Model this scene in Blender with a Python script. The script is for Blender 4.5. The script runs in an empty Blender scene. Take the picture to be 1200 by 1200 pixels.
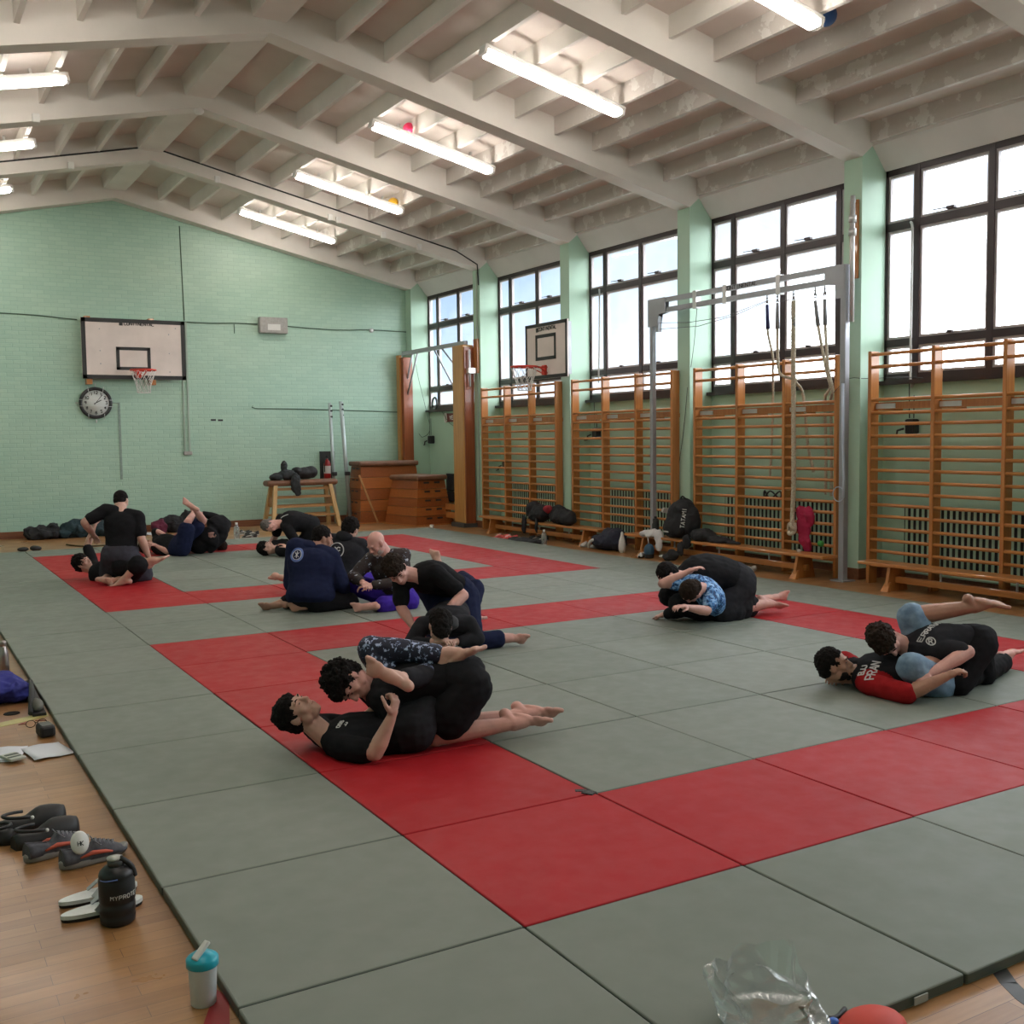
import bpy, bmesh, math, random
from mathutils import Vector, Matrix, Quaternion
random.seed(7)
SC = bpy.context.scene
COL = SC.collection
V = Vector
PI = math.pi

# ---------------------------------------------------------------- materials
_M = {}
def nmat(name):
    m = bpy.data.materials.new(name); m.use_nodes = True
    nt = m.node_tree; nt.nodes.clear()
    out = nt.nodes.new('ShaderNodeOutputMaterial')
    b = nt.nodes.new('ShaderNodeBsdfPrincipled')
    nt.links.new(b.outputs[0], out.inputs[0])
    return m, nt, b, out
def L(nt, a, b): nt.links.new(a, b)
def coords(nt, scale=(1,1,1), rot=(0,0,0), kind='Object'):
    t = nt.nodes.new('ShaderNodeTexCoord'); mp = nt.nodes.new('ShaderNodeMapping')
    mp.inputs['Scale'].default_value = scale; mp.inputs['Rotation'].default_value = rot
    L(nt, t.outputs[kind], mp.inputs[0]); return mp.outputs[0]
def world_coords(nt, scale=(1,1,1), rot=(0,0,0)):
    g = nt.nodes.new('ShaderNodeNewGeometry'); mp = nt.nodes.new('ShaderNodeMapping')
    mp.inputs['Scale'].default_value = scale; mp.inputs['Rotation'].default_value = rot
    L(nt, g.outputs['Position'], mp.inputs[0]); return mp.outputs[0]
def noise(nt, vec, scale, detail=4, rough=.55):
    n = nt.nodes.new('ShaderNodeTexNoise'); n.inputs['Scale'].default_value = scale
    n.inputs['Detail'].default_value = detail; n.inputs['Roughness'].default_value = rough
    if vec is not None: L(nt, vec, n.inputs['Vector'])
    return n.outputs['Fac']
def ramp(nt, fac, stops):
    r = nt.nodes.new('ShaderNodeValToRGB'); e = r.color_ramp.elements
    while len(e) < len(stops): e.new(.5)
    for k, (p, c) in enumerate(stops):
        e[k].position = p; e[k].color = (*c, 1) if len(c) == 3 else c
    L(nt, fac, r.inputs[0]); return r.outputs[0]
def bump(nt, b, h, strength=.3, dist=.01):
    n = nt.nodes.new('ShaderNodeBump'); n.inputs['Strength'].default_value = strength
    n.inputs['Distance'].default_value = dist
    L(nt, h, n.inputs['Height']); L(nt, n.outputs[0], b.inputs['Normal'])
def plain(name, c, rough=.6, metal=0, spec=.5, var=.08, nscale=6, bmp=0, bscale=80, trans=0, coat=0):
    if name in _M: return _M[name]
    m, nt, b, out = nmat(name)
    b.inputs['Roughness'].default_value = rough; b.inputs['Metallic'].default_value = metal
    b.inputs['Specular IOR Level'].default_value = spec
    if coat: b.inputs['Coat Weight'].default_value = coat
    if trans: b.inputs['Transmission Weight'].default_value = trans
    vec = coords(nt)
    n = noise(nt, vec, nscale)
    lo = tuple(max(0, x*(1-var)) for x in c); hi = tuple(min(1, x*(1+var)) for x in c)
    L(nt, ramp(nt, n, [(.3, lo), (.7, hi)]), b.inputs['Base Color'])
    if bmp: bump(nt, b, noise(nt, vec, bscale, 3), bmp, .004)
    _M[name] = m; return m
def wood(name, a, c, axis=0, rough=.4, scale=3, coat=.2):
    if name in _M: return _M[name]
    m, nt, b, out = nmat(name)
    s = [14, 14, 14]; s[axis] = .8
    vec = coords(nt, tuple(x*scale/3 for x in s))
    n = noise(nt, vec, 2.2, 6, .62)
    L(nt, ramp(nt, n, [(.28, a), (.52, tuple((x+y)/2 for x, y in zip(a, c))), (.75, c)]), b.inputs['Base Color'])
    b.inputs['Roughness'].default_value = rough; b.inputs['Coat Weight'].default_value = coat
    bump(nt, b, n, .12, .003)
    _M[name] = m; return m
def emit(name, c, s):
    m, nt, b, out = nmat(name); e = nt.nodes.new('ShaderNodeEmission')
    e.inputs[0].default_value = (*c, 1); e.inputs[1].default_value = s
    L(nt, e.outputs[0], out.inputs[0]); return m
def glassy(name, tint=(1,1,1), gloss=.08, rough=.02, haze=0):
    m, nt, b, out = nmat(name)
    t = nt.nodes.new('ShaderNodeBsdfTransparent'); t.inputs[0].default_value = (*tint, 1)
    g = nt.nodes.new('ShaderNodeBsdfGlossy'); g.inputs['Roughness'].default_value = rough
    fr = nt.nodes.new('ShaderNodeMixShader'); fr.inputs[0].default_value = gloss
    L(nt, t.outputs[0], fr.inputs[1]); L(nt, g.outputs[0], fr.inputs[2]); last = fr
    if haze:
        d = nt.nodes.new('ShaderNodeBsdfTranslucent'); d.inputs[0].default_value = (.9,.92,.95,1)
        mx = nt.nodes.new('ShaderNodeMixShader')
        n = noise(nt, coords(nt), 3, 5)
        L(nt, ramp(nt, n, [(.35, (haze*.5,)*3), (.7, (haze*1.3,)*3)]), mx.inputs[0])
        L(nt, last.outputs[0], mx.inputs[1]); L(nt, d.outputs[0], mx.inputs[2]); last = mx
    L(nt, last.outputs[0], out.inputs[0]); return m

# ---------------------------------------------------------------- geometry
class MB:
    def __init__(s): s.bm = bmesh.new()
    def _faces(s, vs, fs, mi=0, smooth=False):
        bv = [s.bm.verts.new(v) for v in vs]
        for f in fs:
            try:
                q = s.bm.faces.new([bv[i] for i in f]); q.material_index = mi; q.smooth = smooth
            except ValueError: pass
        return bv
    def box(s, c, d, rz=0, mi=0, R=None, bevel=0):
        x, y, z = (k/2 for k in d); c = V(c)
        R = R or Matrix.Rotation(rz, 3, 'Z')
        if bevel:
            b2 = bmesh.new(); bmesh.ops.create_cube(b2, size=1)
            for v in b2.verts: v.co = V((v.co.x*d[0], v.co.y*d[1], v.co.z*d[2]))
            bmesh.ops.bevel(b2, geom=b2.edges[:], offset=min(bevel, min(d)*.45), segments=2, affect='EDGES', profile=.5)
            vs = [c + R @ v.co for v in b2.verts]; b2.verts.index_update()
            fs = [[v.index for v in f.verts] for f in b2.faces]; b2.free()
            return s._faces(vs, fs, mi)
        P = [(-x,-y,-z),(x,-y,-z),(x,y,-z),(-x,y,-z),(-x,-y,z),(x,-y,z),(x,y,z),(-x,y,z)]
        return s._faces([c + R @ V(p) for p in P], [(3,2,1,0),(4,5,6,7),(0,1,5,4),(1,2,6,5),(2,3,7,6),(3,0,4,7)], mi)
    def bb(s, lo, hi, mi=0, bevel=0):
        return s.box([(a+b)/2 for a, b in zip(lo, hi)], [abs(b-a) for a, b in zip(lo, hi)], 0, mi, None, bevel)
    def hexa(s, P, mi=0):   # 8 corners, bottom four then top four, both counterclockwise
        return s._faces([V(p) for p in P], [(3,2,1,0),(4,5,6,7),(0,1,5,4),(1,2,6,5),(2,3,7,6),(3,0,4,7)], mi)
    def prism(s, poly, axis, a, b, mi=0):  # polygon in the two other axes, extruded a..b along axis
        def pt(p, t):
            q = list(p); q.insert(axis, t); return V(q)
        n = len(poly)
        vs = [pt(p, a) for p in poly] + [pt(p, b) for p in poly]
        fs = [tuple(range(n))[::-1], tuple(range(n, 2*n))] + [(i, (i+1) % n, n+(i+1) % n, n+i) for i in range(n)]
        r = s._faces(vs, fs, mi); return r
    def beam(s, a, b, w, h, up=(0,0,1), mi=0):   # rectangular bar a->b
        a, b = V(a), V(b); d = (b-a).normalized(); u = V(up)
        if abs(d.dot(u)) > .99: u = V((0,1,0))
        r = d.cross(u).normalized()*w/2; u = r.cross(d).normalized()*h/2
        return s._faces([a-r-u,a+r-u,a+r+u,a-r+u,b-r-u,b+r-u,b+r+u,b-r+u], [(0,1,2,3),(7,6,5,4),(4,5,1,0),(5,6,2,1),(6,7,3,2),(7,4,0,3)], mi)
    def tube(s, pts, r, n=10, mi=0, closed=False, cap=True):
        pts = [V(p) for p in pts]; m = len(pts)
        rs = r if isinstance(r, (list, tuple)) else [r]*m
        tang = []
        for i in range(m):
            a = pts[(i-1) % m] if (closed or i > 0) else pts[i]
            b = pts[(i+1) % m] if (closed or i < m-1) else pts[i]
            d = b-a
            tang.append(d.normalized() if d.length > 1e-9 else V((0,0,1)))
        u = V((0,0,1)) if abs(tang[0].z) < .9 else V((1,0,0))
        u = (u - tang[0]*u.dot(tang[0])).normalized(); rings = []
        for i in range(m):
            u = u - tang[i]*u.dot(tang[i])
            u = u.normalized() if u.length > 1e-6 else tang[i].orthogonal().normalized()
            w = tang[i].cross(u)
            rings.append([s.bm.verts.new(pts[i] + (u*math.cos(2*PI*k/n) + w*math.sin(2*PI*k/n))*rs[i]) for k in range(n)])
        for i in range(m if closed else m-1):
            A, B = rings[i], rings[(i+1) % m]
            for k in range(n):
                f = s.bm.faces.new((A[k], A[(k+1) % n], B[(k+1) % n], B[k])); f.smooth = True; f.material_index = mi
        if cap and not closed:
            for q in (rings[0][::-1], rings[-1]):
                try: f = s.bm.faces.new(q); f.material_index = mi
                except ValueError: pass
    def lathe(s, prof, c=(0,0,0), n=24, mi=0, R=None, sx=1, sy=1, smooth=True):
        c = V(c); R = R or Matrix.Identity(3); rings = []
        for r, z in prof:
            if r < 1e-6: rings.append([s.bm.verts.new(c + R @ V((0,0,z)))])
            else: rings.append([s.bm.verts.new(c + R @ V((r*math.cos(2*PI*k/n)*sx, r*math.sin(2*PI*k/n)*sy, z))) for k in range(n)])
        for A, B in zip(rings, rings[1:]):
            for k in range(n):
                if len(A) == 1 and len(B) == 1: continue
                q = (A[0], B[(k+1) % n], B[k]) if len(A) == 1 else ((A[k], A[(k+1) % n], B[0]) if len(B) == 1 else (A[k], A[(k+1) % n], B[(k+1) % n], B[k]))
                f = s.bm.faces.new(q); f.smooth = smooth; f.material_index = mi
    def ball(s, c, r, n=16, mi=0, R=None):
        r = (r, r, r) if isinstance(r, (int, float)) else r; c = V(c); R = R or Matrix.Identity(3)
        m = max(4, n//2); prof = [(math.sin(PI*i/m), -math.cos(PI*i/m)) for i in range(m+1)]
        rings = []
        for rr, z in prof:
            if rr < 1e-6: rings.append([s.bm.verts.new(c + R @ V((0,0,z*r[2])))])
            else: rings.append([s.bm.verts.new(c + R @ V((rr*math.cos(2*PI*k/n)*r[0], rr*math.sin(2*PI*k/n)*r[1], z*r[2]))) for k in range(n)])
        for A, B in zip(rings, rings[1:]):
            for k in range(n):
                q = (A[0], B[(k+1) % n], B[k]) if len(A) == 1 else ((A[k], A[(k+1) % n], B[0]) if len(B) == 1 else (A[k], A[(k+1) % n], B[(k+1) % n], B[k]))
                f = s.bm.faces.new(q); f.smooth = True; f.material_index = mi
    def build(s, name, mat, parent=None, fix=True):
        if fix: bmesh.ops.recalc_face_normals(s.bm, faces=s.bm.faces[:])
        me = bpy.data.meshes.new(name)
        o = bpy.data.objects.new(name, me); COL.objects.link(o)
        off = V((0,0,0)); p = parent
        while p is not None: off += p.location; p = p.parent
        if parent is not None:
            bmesh.ops.translate(s.bm, verts=s.bm.verts[:], vec=-off); o.parent = parent
        s.bm.to_mesh(me); s.bm.free()
        for m in (mat if isinstance(mat, (list, tuple)) else [mat]): me.materials.append(m)
        return o
def tag(o, label=None, cat=None, group=None, kind=None):
    if label: o['label'] = label
    if cat: o['category'] = cat
    if group: o['group'] = group
    if kind: o['kind'] = kind
    return o
def root(name, loc, label, cat, group=None, kind=None):
    o = bpy.data.objects.new(name, None); COL.objects.link(o); o.location = loc; o.empty_display_size = .1
    return tag(o, label, cat, group, kind)
def copy_tree(o, parent=None, top=True):
    c = o.copy(); COL.objects.link(c)
    if parent is not None: c.parent = parent
    for ch in list(o.children): copy_tree(ch, c, False)
    return c
FONT = {  # 5x7 stroke letters on a 0..4 by 0..6 grid
 'A':[[(0,0),(2,6),(4,0)],[(1,2),(3,2)]],'B':[[(0,0),(0,6),(3,6),(4,5),(3,3),(0,3)],[(3,3),(4,1.5),(3,0),(0,0)]],'C':[[(4,5),(3,6),(1,6),(0,5),(0,1),(1,0),(3,0),(4,1)]],
 'D':[[(0,0),(0,6),(2.5,6),(4,4.5),(4,1.5),(2.5,0),(0,0)]],'E':[[(4,6),(0,6),(0,0),(4,0)],[(0,3),(3,3)]],'F':[[(4,6),(0,6),(0,0)],[(0,3),(3,3)]],
 'G':[[(4,5),(3,6),(1,6),(0,5),(0,1),(1,0),(3,0),(4,1),(4,3),(2.5,3)]],'H':[[(0,0),(0,6)],[(4,0),(4,6)],[(0,3),(4,3)]],'I':[[(2,0),(2,6)]],'J':[[(4,6),(4,1),(3,0),(1,0),(0,1)]],
 'K':[[(0,0),(0,6)],[(4,6),(0,3),(4,0)]],'L':[[(0,6),(0,0),(4,0)]],'M':[[(0,0),(0,6),(2,3),(4,6),(4,0)]],'N':[[(0,0),(0,6),(4,0),(4,6)]],
 'O':[[(1,0),(0,1),(0,5),(1,6),(3,6),(4,5),(4,1),(3,0),(1,0)]],'P':[[(0,0),(0,6),(3,6),(4,5),(4,4),(3,3),(0,3)]],'R':[[(0,0),(0,6),(3,6),(4,5),(4,4),(3,3),(0,3)],[(2,3),(4,0)]],
 'S':[[(4,5),(3,6),(1,6),(0,5),(0,4),(1,3),(3,3),(4,2),(4,1),(3,0),(1,0),(0,1)]],'T':[[(0,6),(4,6)],[(2,6),(2,0)]],'U':[[(0,6),(0,1),(1,0),(3,0),(4,1),(4,6)]],
 'V':[[(0,6),(2,0),(4,6)]],'W':[[(0,6),(1,0),(2,4),(3,0),(4,6)]],'X':[[(0,0),(4,6)],[(0,6),(4,0)]],'Y':[[(0,6),(2,3),(4,6)],[(2,3),(2,0)]],'Z':[[(0,6),(4,6),(0,0),(4,0)]],
 '0':[[(1,0),(0,1),(0,5),(1,6),(3,6),(4,5),(4,1),(3,0),(1,0)]],'1':[[(1,5),(2,6),(2,0)]],'2':[[(0,5),(1,6),(3,6),(4,5),(4,4),(0,0),(4,0)]],'3':[[(0,6),(4,6),(2,3.5),(4,2),(4,1),(3,0),(0,0)]],
 '4':[[(3,0),(3,6),(0,2),(4,2)]],'5':[[(4,6),(0,6),(0,3.5),(3,3.5),(4,2.5),(4,1),(3,0),(0,0)]],'6':[[(4,6),(1,5),(0,3),(0,1),(1,0),(3,0),(4,1),(4,2.5),(3,3.2),(0,3)]],
 '7':[[(0,6),(4,6),(1.5,0)]],'8':[[(1,3),(0,4.5),(1,6),(3,6),(4,4.5),(3,3),(1,3),(0,1.5),(1,0),(3,0),(4,1.5),(3,3)]],'9':[[(4,3),(1,3),(0,4),(0,5),(1,6),(3,6),(4,5),(4,3),(3,0)]],' ':[]}
def letters(mb, txt, org, ux, uz, h, w=None, stroke=None, thick=.002, mi=0, fn=None):
    """flat raised lettering: org = lower left, ux / uz = unit directions, h = height"""
    ux, uz = V(ux), V(uz); nrm = ux.cross(uz).normalized(); cw = (w or h*.62); st = stroke or h*.16
    org = V(org)
    for k, ch in enumerate(txt):
        for line in FONT[ch]:
            for (ax, ay), (bx, by) in zip(line, line[1:]):
                def P(x, y):
                    q = (k*cw*1.25 + x/4*cw, y/6*h)
                    return fn(*q) if fn else org + ux*q[0] + uz*q[1]
                a, b = P(ax, ay), P(bx, by)
                if (b-a).length > 1e-6: mb.beam(a, b, st, thick, up=nrm, mi=mi)
def bake(o, smooth=3, fac=.5):
    if smooth:
        s = o.modifiers.new('s', 'SMOOTH'); s.iterations = smooth; s.factor = fac
    dg = bpy.context.evaluated_depsgraph_get(); dg.update()
    me = bpy.data.meshes.new_from_object(o.evaluated_get(dg)); me.name = o.data.name
    o.modifiers.clear(); old = o.data; o.data = me; bpy.data.meshes.remove(old)
    for f_ in me.polygons: f_.use_smooth = True

def nudge(o, fn):
    """move every vertex with fn(position, normal), normals read once"""
    me = o.data; co = [v.co.copy() for v in me.vertices]; no = [v.normal.copy() for v in me.vertices]
    flat = []
    for c, n in zip(co, no): flat += fn(c, n)[:]
    me.vertices.foreach_set('co', flat); me.update()
# ================================================================ layout
PX = 9.86          # inner face of the pillars
WX = 10.26         # window plane / wall behind the bars
BY = 21.2          # back wall
LX = -2.1          # left wall
FY = -3.6          # wall behind the camera
RX, RZ, SL = 3.9, 6.22, .2215   # ridge, underside of the frames there, slope
PIL = [20.93 - 3.0525*k for k in range(9)]    # near edge of each pillar
PW = .27
def under(x, off=0): return RZ + off - SL*abs(x-RX)

# ---------------------------------------------------------------- shell materials
def m_brick():
    m, nt, b, out = nmat('painted_brick')
    g = nt.nodes.new('ShaderNodeNewGeometry'); sp = nt.nodes.new('ShaderNodeSeparateXYZ'); L(nt, g.outputs['Position'], sp.inputs[0])
    cb = nt.nodes.new('ShaderNodeCombineXYZ')
    ad = nt.nodes.new('ShaderNodeMath'); ad.operation = 'ADD'; L(nt, sp.outputs[0], ad.inputs[0]); L(nt, sp.outputs[1], ad.inputs[1])
    L(nt, ad.outputs[0], cb.inputs[0]); L(nt, sp.outputs[2], cb.inputs[1])
    br = nt.nodes.new('ShaderNodeTexBrick'); L(nt, cb.outputs[0], br.inputs['Vector'])
    br.inputs['Scale'].default_value = 1; br.inputs['Brick Width'].default_value = .225; br.inputs['Row Height'].default_value = .075
    br.inputs['Mortar Size'].default_value = .007; br.inputs['Mortar Smooth'].default_value = .6
    br.inputs['Color1'].default_value = (.38,.55,.45,1); br.inputs['Color2'].default_value = (.42,.59,.48,1); br.inputs['Mortar'].default_value = (.345,.515,.42,1)
    n = noise(nt, world_coords(nt, (.35,.35,.6)), 1.3, 5)
    mx = nt.nodes.new('ShaderNodeMix'); mx.data_type = 'RGBA'; mx.blend_type = 'MULTIPLY'; mx.inputs[0].default_value = 1
    L(nt, br.outputs['Color'], mx.inputs[6]); L(nt, ramp(nt, n, [(.3,(.86,.93,.92)),(.7,(1,1,.98))]), mx.inputs[7])
    L(nt, mx.outputs[2], b.inputs['Base Color']); b.inputs['Roughness'].default_value = .38
    n2 = noise(nt, world_coords(nt, (1,1,2.5)), 9, 4)
    a2 = nt.nodes.new('ShaderNodeMath'); a2.operation = 'MULTIPLY_ADD'; L(nt, n2, a2.inputs[0]); a2.inputs[1].default_value = .8
    inv = nt.nodes.new('ShaderNodeMath'); inv.operation = 'SUBTRACT'; inv.inputs[0].default_value = 1; L(nt, br.outputs['Fac'], inv.inputs[1])
    L(nt, inv.outputs[0], a2.inputs[2]); bump(nt, b, a2.outputs[0], .42, .012)
    return m
M_BRICK = m_brick()
M_GREEN = plain('green_paint', (.42,.60,.47), .42, spec=.3, var=.05, nscale=1.2, bmp=.08, bscale=40)
def m_ceil():
    m, nt, b, out = nmat('ceiling_board')
    v = world_coords(nt)
    L(nt, ramp(nt, noise(nt, v, 1.1, 5), [(.3,(.66,.59,.54)),(.7,(.76,.69,.64))]), b.inputs['Base Color'])
    b.inputs['Roughness'].default_value = .8; bump(nt, b, noise(nt, v, 14), .15, .01); return m
def m_peel():
    m, nt, b, out = nmat('peeling_white_paint')
    v = world_coords(nt)
    f = noise(nt, v, 3.2, 7, .62)
    L(nt, ramp(nt, f, [(.40,(.60,.55,.51)),(.56,(.62,.57,.53)),(.575,(.76,.73,.69)),(.66,(.74,.70,.66))]), b.inputs['Base Color'])
    b.inputs['Roughness'].default_value = .7; bump(nt, b, ramp(nt, f, [(.53,(0,0,0)),(.55,(1,1,1))]), .5, .004); return m
M_CEIL, M_PEEL = m_ceil(), m_peel()
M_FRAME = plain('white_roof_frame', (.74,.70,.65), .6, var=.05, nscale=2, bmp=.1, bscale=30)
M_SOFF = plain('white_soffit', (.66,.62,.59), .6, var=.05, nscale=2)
M_SKIRT = wood('dark_red_skirting', (.13,.045,.02), (.24,.09,.04), 0, .4)
M_WFR = plain('window_frame_brown', (.030,.014,.017), .35, var=.15)
M_WLINE = plain('window_putty_grey', (.42,.38,.39), .5, var=.1)
M_GLASS = glassy('window_glass', (.97,.985,1), .05, .03, haze=.02)
def m_floor():
    m, nt, b, out = nmat('wood_strip_floor')
    g = nt.nodes.new('ShaderNodeNewGeometry')
    br = nt.nodes.new('ShaderNodeTexBrick'); L(nt, g.outputs['Position'], br.inputs['Vector'])
    br.inputs['Scale'].default_value = 1; br.inputs['Brick Width'].default_value = .62; br.inputs['Row Height'].default_value = .072; br.offset = .37
    br.inputs['Mortar Size'].default_value = .0012; br.inputs['Bias'].default_value = 0
    br.inputs['Color1'].default_value = (.33,.16,.06,1); br.inputs['Color2'].default_value = (.45,.235,.095,1); br.inputs['Mortar'].default_value = (.16,.08,.04,1)
    v = world_coords(nt, (1.2,14,1)); n = noise(nt, v, 2.5, 6, .65)
    mx = nt.nodes.new('ShaderNodeMix'); mx.data_type = 'RGBA'; mx.blend_type = 'MULTIPLY'; mx.inputs[0].default_value = 1
    L(nt, br.outputs['Color'], mx.inputs[6]); L(nt, ramp(nt, n, [(.25,(.74,.70,.66)),(.7,(1.0,1.0,1.0))]), mx.inputs[7])
    n3 = noise(nt, world_coords(nt), 1.6, 5)
    m2 = nt.nodes.new('ShaderNodeMix'); m2.data_type = 'RGBA'; m2.blend_type = 'MULTIPLY'; m2.inputs[0].default_value = 1
    L(nt, mx.outputs[2], m2.inputs[6]); L(nt, ramp(nt, n3, [(.3,(.80,.78,.76)),(.65,(1,1,1))]), m2.inputs[7])
    L(nt, m2.outputs[2], b.inputs['Base Color'])
    L(nt, ramp(nt, n3, [(.3,(.42,)*3),(.7,(.26,)*3)]), b.inputs['Roughness'])
    bump(nt, b, br.outputs['Fac'], -.15, .002); return m
M_FLOOR = m_floor()
def m_mat(name, a, c):
    m, nt, b, out = nmat(name)
    oi = nt.nodes.new('ShaderNodeObjectInfo'); v = world_coords(nt)
    f = noise(nt, v, 1.7, 5); g2 = noise(nt, v, 9, 4)
    ad = nt.nodes.new('ShaderNodeMath'); ad.operation = 'MULTIPLY_ADD'; L(nt, oi.outputs['Random'], ad.inputs[0]); ad.inputs[1].default_value = .35
    ad2 = nt.nodes.new('ShaderNodeMath'); ad2.operation = 'MULTIPLY'; L(nt, f, ad2.inputs[0]); ad2.inputs[1].default_value = .65; L(nt, ad2.outputs[0], ad.inputs[2])
    L(nt, ramp(nt, ad.outputs[0], [(.2, a), (.75, c)]), b.inputs['Base Color'])
    L(nt, ramp(nt, g2, [(.3,(.46,)*3),(.7,(.60,)*3)]), b.inputs['Roughness'])
    b.inputs['Specular IOR Level'].default_value = .18 if a[1] < .05 else .32
    bump(nt, b, noise(nt, v, 420, 2), .12, .0015); return m
M_MATG = m_mat('green_mat_vinyl', (.155,.180,.150), (.195,.215,.185))
M_MATR = m_mat('red_mat_vinyl', (.33,.010,.015), (.40,.016,.022))
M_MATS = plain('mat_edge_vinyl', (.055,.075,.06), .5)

# ---------------------------------------------------------------- floor, walls
def struct(mb, name, mat, parent=None):
    o = mb.build(name, mat, parent)
    if parent is None: o['kind'] = 'structure'
    return o
f = MB(); f.bb((LX-.2, FY-.2, -.15), (WX+.25, BY+.2, 0)); floor = struct(f, 'floor', M_FLOOR)
ROOF = .43       # deck underside above the underside of the frames
w = MB()
w.prism([(LX-.2, 0), (WX+.25, 0), (WX+.25, under(WX+.25, ROOF+.1)), (RX, under(RX, ROOF+.1)), (LX-.2, under(LX-.2, ROOF+.1))], 1, BY, BY+.2)
wall_back = struct(w, 'wall_back', M_BRICK)
w = MB()
w.prism([(LX-.2, 0), (WX+.25, 0), (WX+.25, under(WX+.25, ROOF+.1)), (RX, under(RX, ROOF+.1)), (LX-.2, under(LX-.2, ROOF+.1))], 1, FY-.2, FY)
struct(w, 'wall_front', M_BRICK)
w = MB(); w.bb((LX-.2, FY, 0), (LX, BY, under(LX, ROOF+.1))); struct(w, 'wall_left', M_BRICK)
ZS, ZH = 2.33, 4.77          # window sill and head
w = MB(); w.bb((WX, FY, 0), (WX+.25, BY, ZS)); w.bb((WX, FY, ZH), (WX+.25, BY, under(WX+.25, ROOF+.1)))
wall_right = struct(w, 'wall_right', M_GREEN)
bays = []
for k, y in enumerate(PIL):
    if y < FY: continue
    p = MB()
    top = PX + .17
    p.prism([(PX, 0), (WX+.02, 0), (WX+.02, ZH), (top, 5.04), (PX, under(PX))], 1, y, min(y+PW, BY))
    p.build('pillar', M_GREEN, wall_right)
    nxt = PIL[k+1] + PW if k+1 < len(PIL) else FY
    bays.append((max(nxt, FY), y))
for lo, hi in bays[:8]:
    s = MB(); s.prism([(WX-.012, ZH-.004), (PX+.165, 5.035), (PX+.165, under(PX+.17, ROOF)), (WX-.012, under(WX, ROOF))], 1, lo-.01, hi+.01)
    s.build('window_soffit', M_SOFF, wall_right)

# windows: three rows, narrow - wide - wide - narrow
def window(k, lo, hi):
    c = (lo+hi)/2; x0, x1 = WX+.0, WX+.07
    r = root('window_%d' % k, (WX, c, ZS), None, None, kind='structure')
    fr = MB(); ye = [lo, c-.95, c, c+.95, hi]; zr = [ZS+.02, 2.76, 4.11, ZH]
    for z, h in ((ZS+.04, .08), (2.77, .085), (4.11, .09), (ZH-.035, .07)): fr.bb((x0, lo, z-h/2), (x1, hi, z+h/2))
    for i, y in enumerate(ye):
        wd = .032 if i in (0, 4) else .037
        fr.bb((x0-.004, y-wd, ZS), (x1+.004, y+wd, ZH)) if 0 < i < 4 else fr.bb((x0, min(y, y+(wd if i == 0 else -wd)), ZS), (x1, max(y, y+(wd if i == 0 else -wd)), ZH))
    fo = fr.build('window_frame', M_WFR, r)
    zz = [(ZS+.08, 2.727), (2.813, 4.065), (4.155, ZH-.07)]
    yy = [(lo+.032, ye[1]-.037), (ye[1]+.037, c-.037), (c+.037, ye[3]-.037), (ye[3]+.037, hi-.032)]
    for a, b in yy:
        for d, e in zz:
            ln = MB(); t = .028
            ln.bb((x0+.012, a, d), (x1-.01, b, d+t)); ln.bb((x0+.012, a, e-t), (x1-.01, b, e))
            ln.bb((x0+.013, a, d), (x1-.011, a+t, e)); ln.bb((x0+.013, b-t, d), (x1-.011, b, e))
            cs = ln.build('casement', M_WLINE, r)
            g = MB(); g.bb((x0+.034, a+t, d+t), (x0+.040, b-t, e-t)); g.build('pane', M_GLASS, cs)
    for a, b in yy[1:3]:
        lt = MB(); m = (a+b)/2
        lt.box((x0-.03, m, 4.19), (.06, .10, .035), bevel=.008); lt.tube([(x0-.03, m+.05, 4.195), (x0-.05, m+.22, 4.20)], .006, 6)
        lt.box((x0-.02, m, 2.84), (.04, .07, .03), bevel=.006)
        lt.build('latch', M_WFR, r)
    sl = MB(); sl.bb((WX-.10, lo, ZS-.045), (WX, hi, ZS)); sl.build('sill', M_WFR, r)
for k, (lo, hi) in enumerate(bays[:8]): window(k+1, lo, hi)
# skirting
s = MB(); s.bb((LX, BY-.025, 0), (PX, BY, .13)); struct(s, 'baseboard_back', M_SKIRT)
s = MB(); s.bb((WX-.025, FY, 0), (WX, BY, .13))
for y in PIL:
    if y > FY: s.bb((PX-.02, y-.02, 0), (WX, min(y+PW+.02, BY), .13))
struct(s, 'baseboard_right', M_SKIRT)

# ---------------------------------------------------------------- roof
def slab(mb, x0, x1, y0, y1, o0, o1):
    """slab following one roof slope, between offsets o0 and o1 above the underside of the frames"""
    mb.hexa([(x0,y0,under(x0,o0)),(x1,y0,under(x1,o0)),(x1,y1,under(x1,o0)),(x0,y1,under(x0,o0)),
             (x0,y0,under(x0,o1)),(x1,y0,under(x1,o1)),(x1,y1,under(x1,o1)),(x0,y1,under(x0,o1))])
c = MB(); slab(c, LX-.2, RX, FY-.2, BY+.2, ROOF, ROOF+.12); slab(c, RX, WX+.25, FY-.2, BY+.2, ROOF, ROOF+.12)
ceiling = struct(c, 'ceiling', M_CEIL)
for k, y in enumerate(PIL):
    if y < FY: continue
    b = MB(); y1 = min(y+PW, BY)
    b.hexa([(LX,y,under(LX)),(RX,y,RZ),(RX,y1,RZ),(LX,y1,under(LX)),(LX,y,under(LX,ROOF)),(RX,y,RZ+ROOF),(RX,y1,RZ+ROOF),(LX,y1,under(LX,ROOF))])
    b.prism([(RX,RZ),(PX,under(PX)),(PX+.17,5.04),(WX,ZH),(WX,under(WX,ROOF)),(RX,RZ+ROOF)], 1, y, y1)
    b.build('roof_beam', M_FRAME, ceiling)
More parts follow.
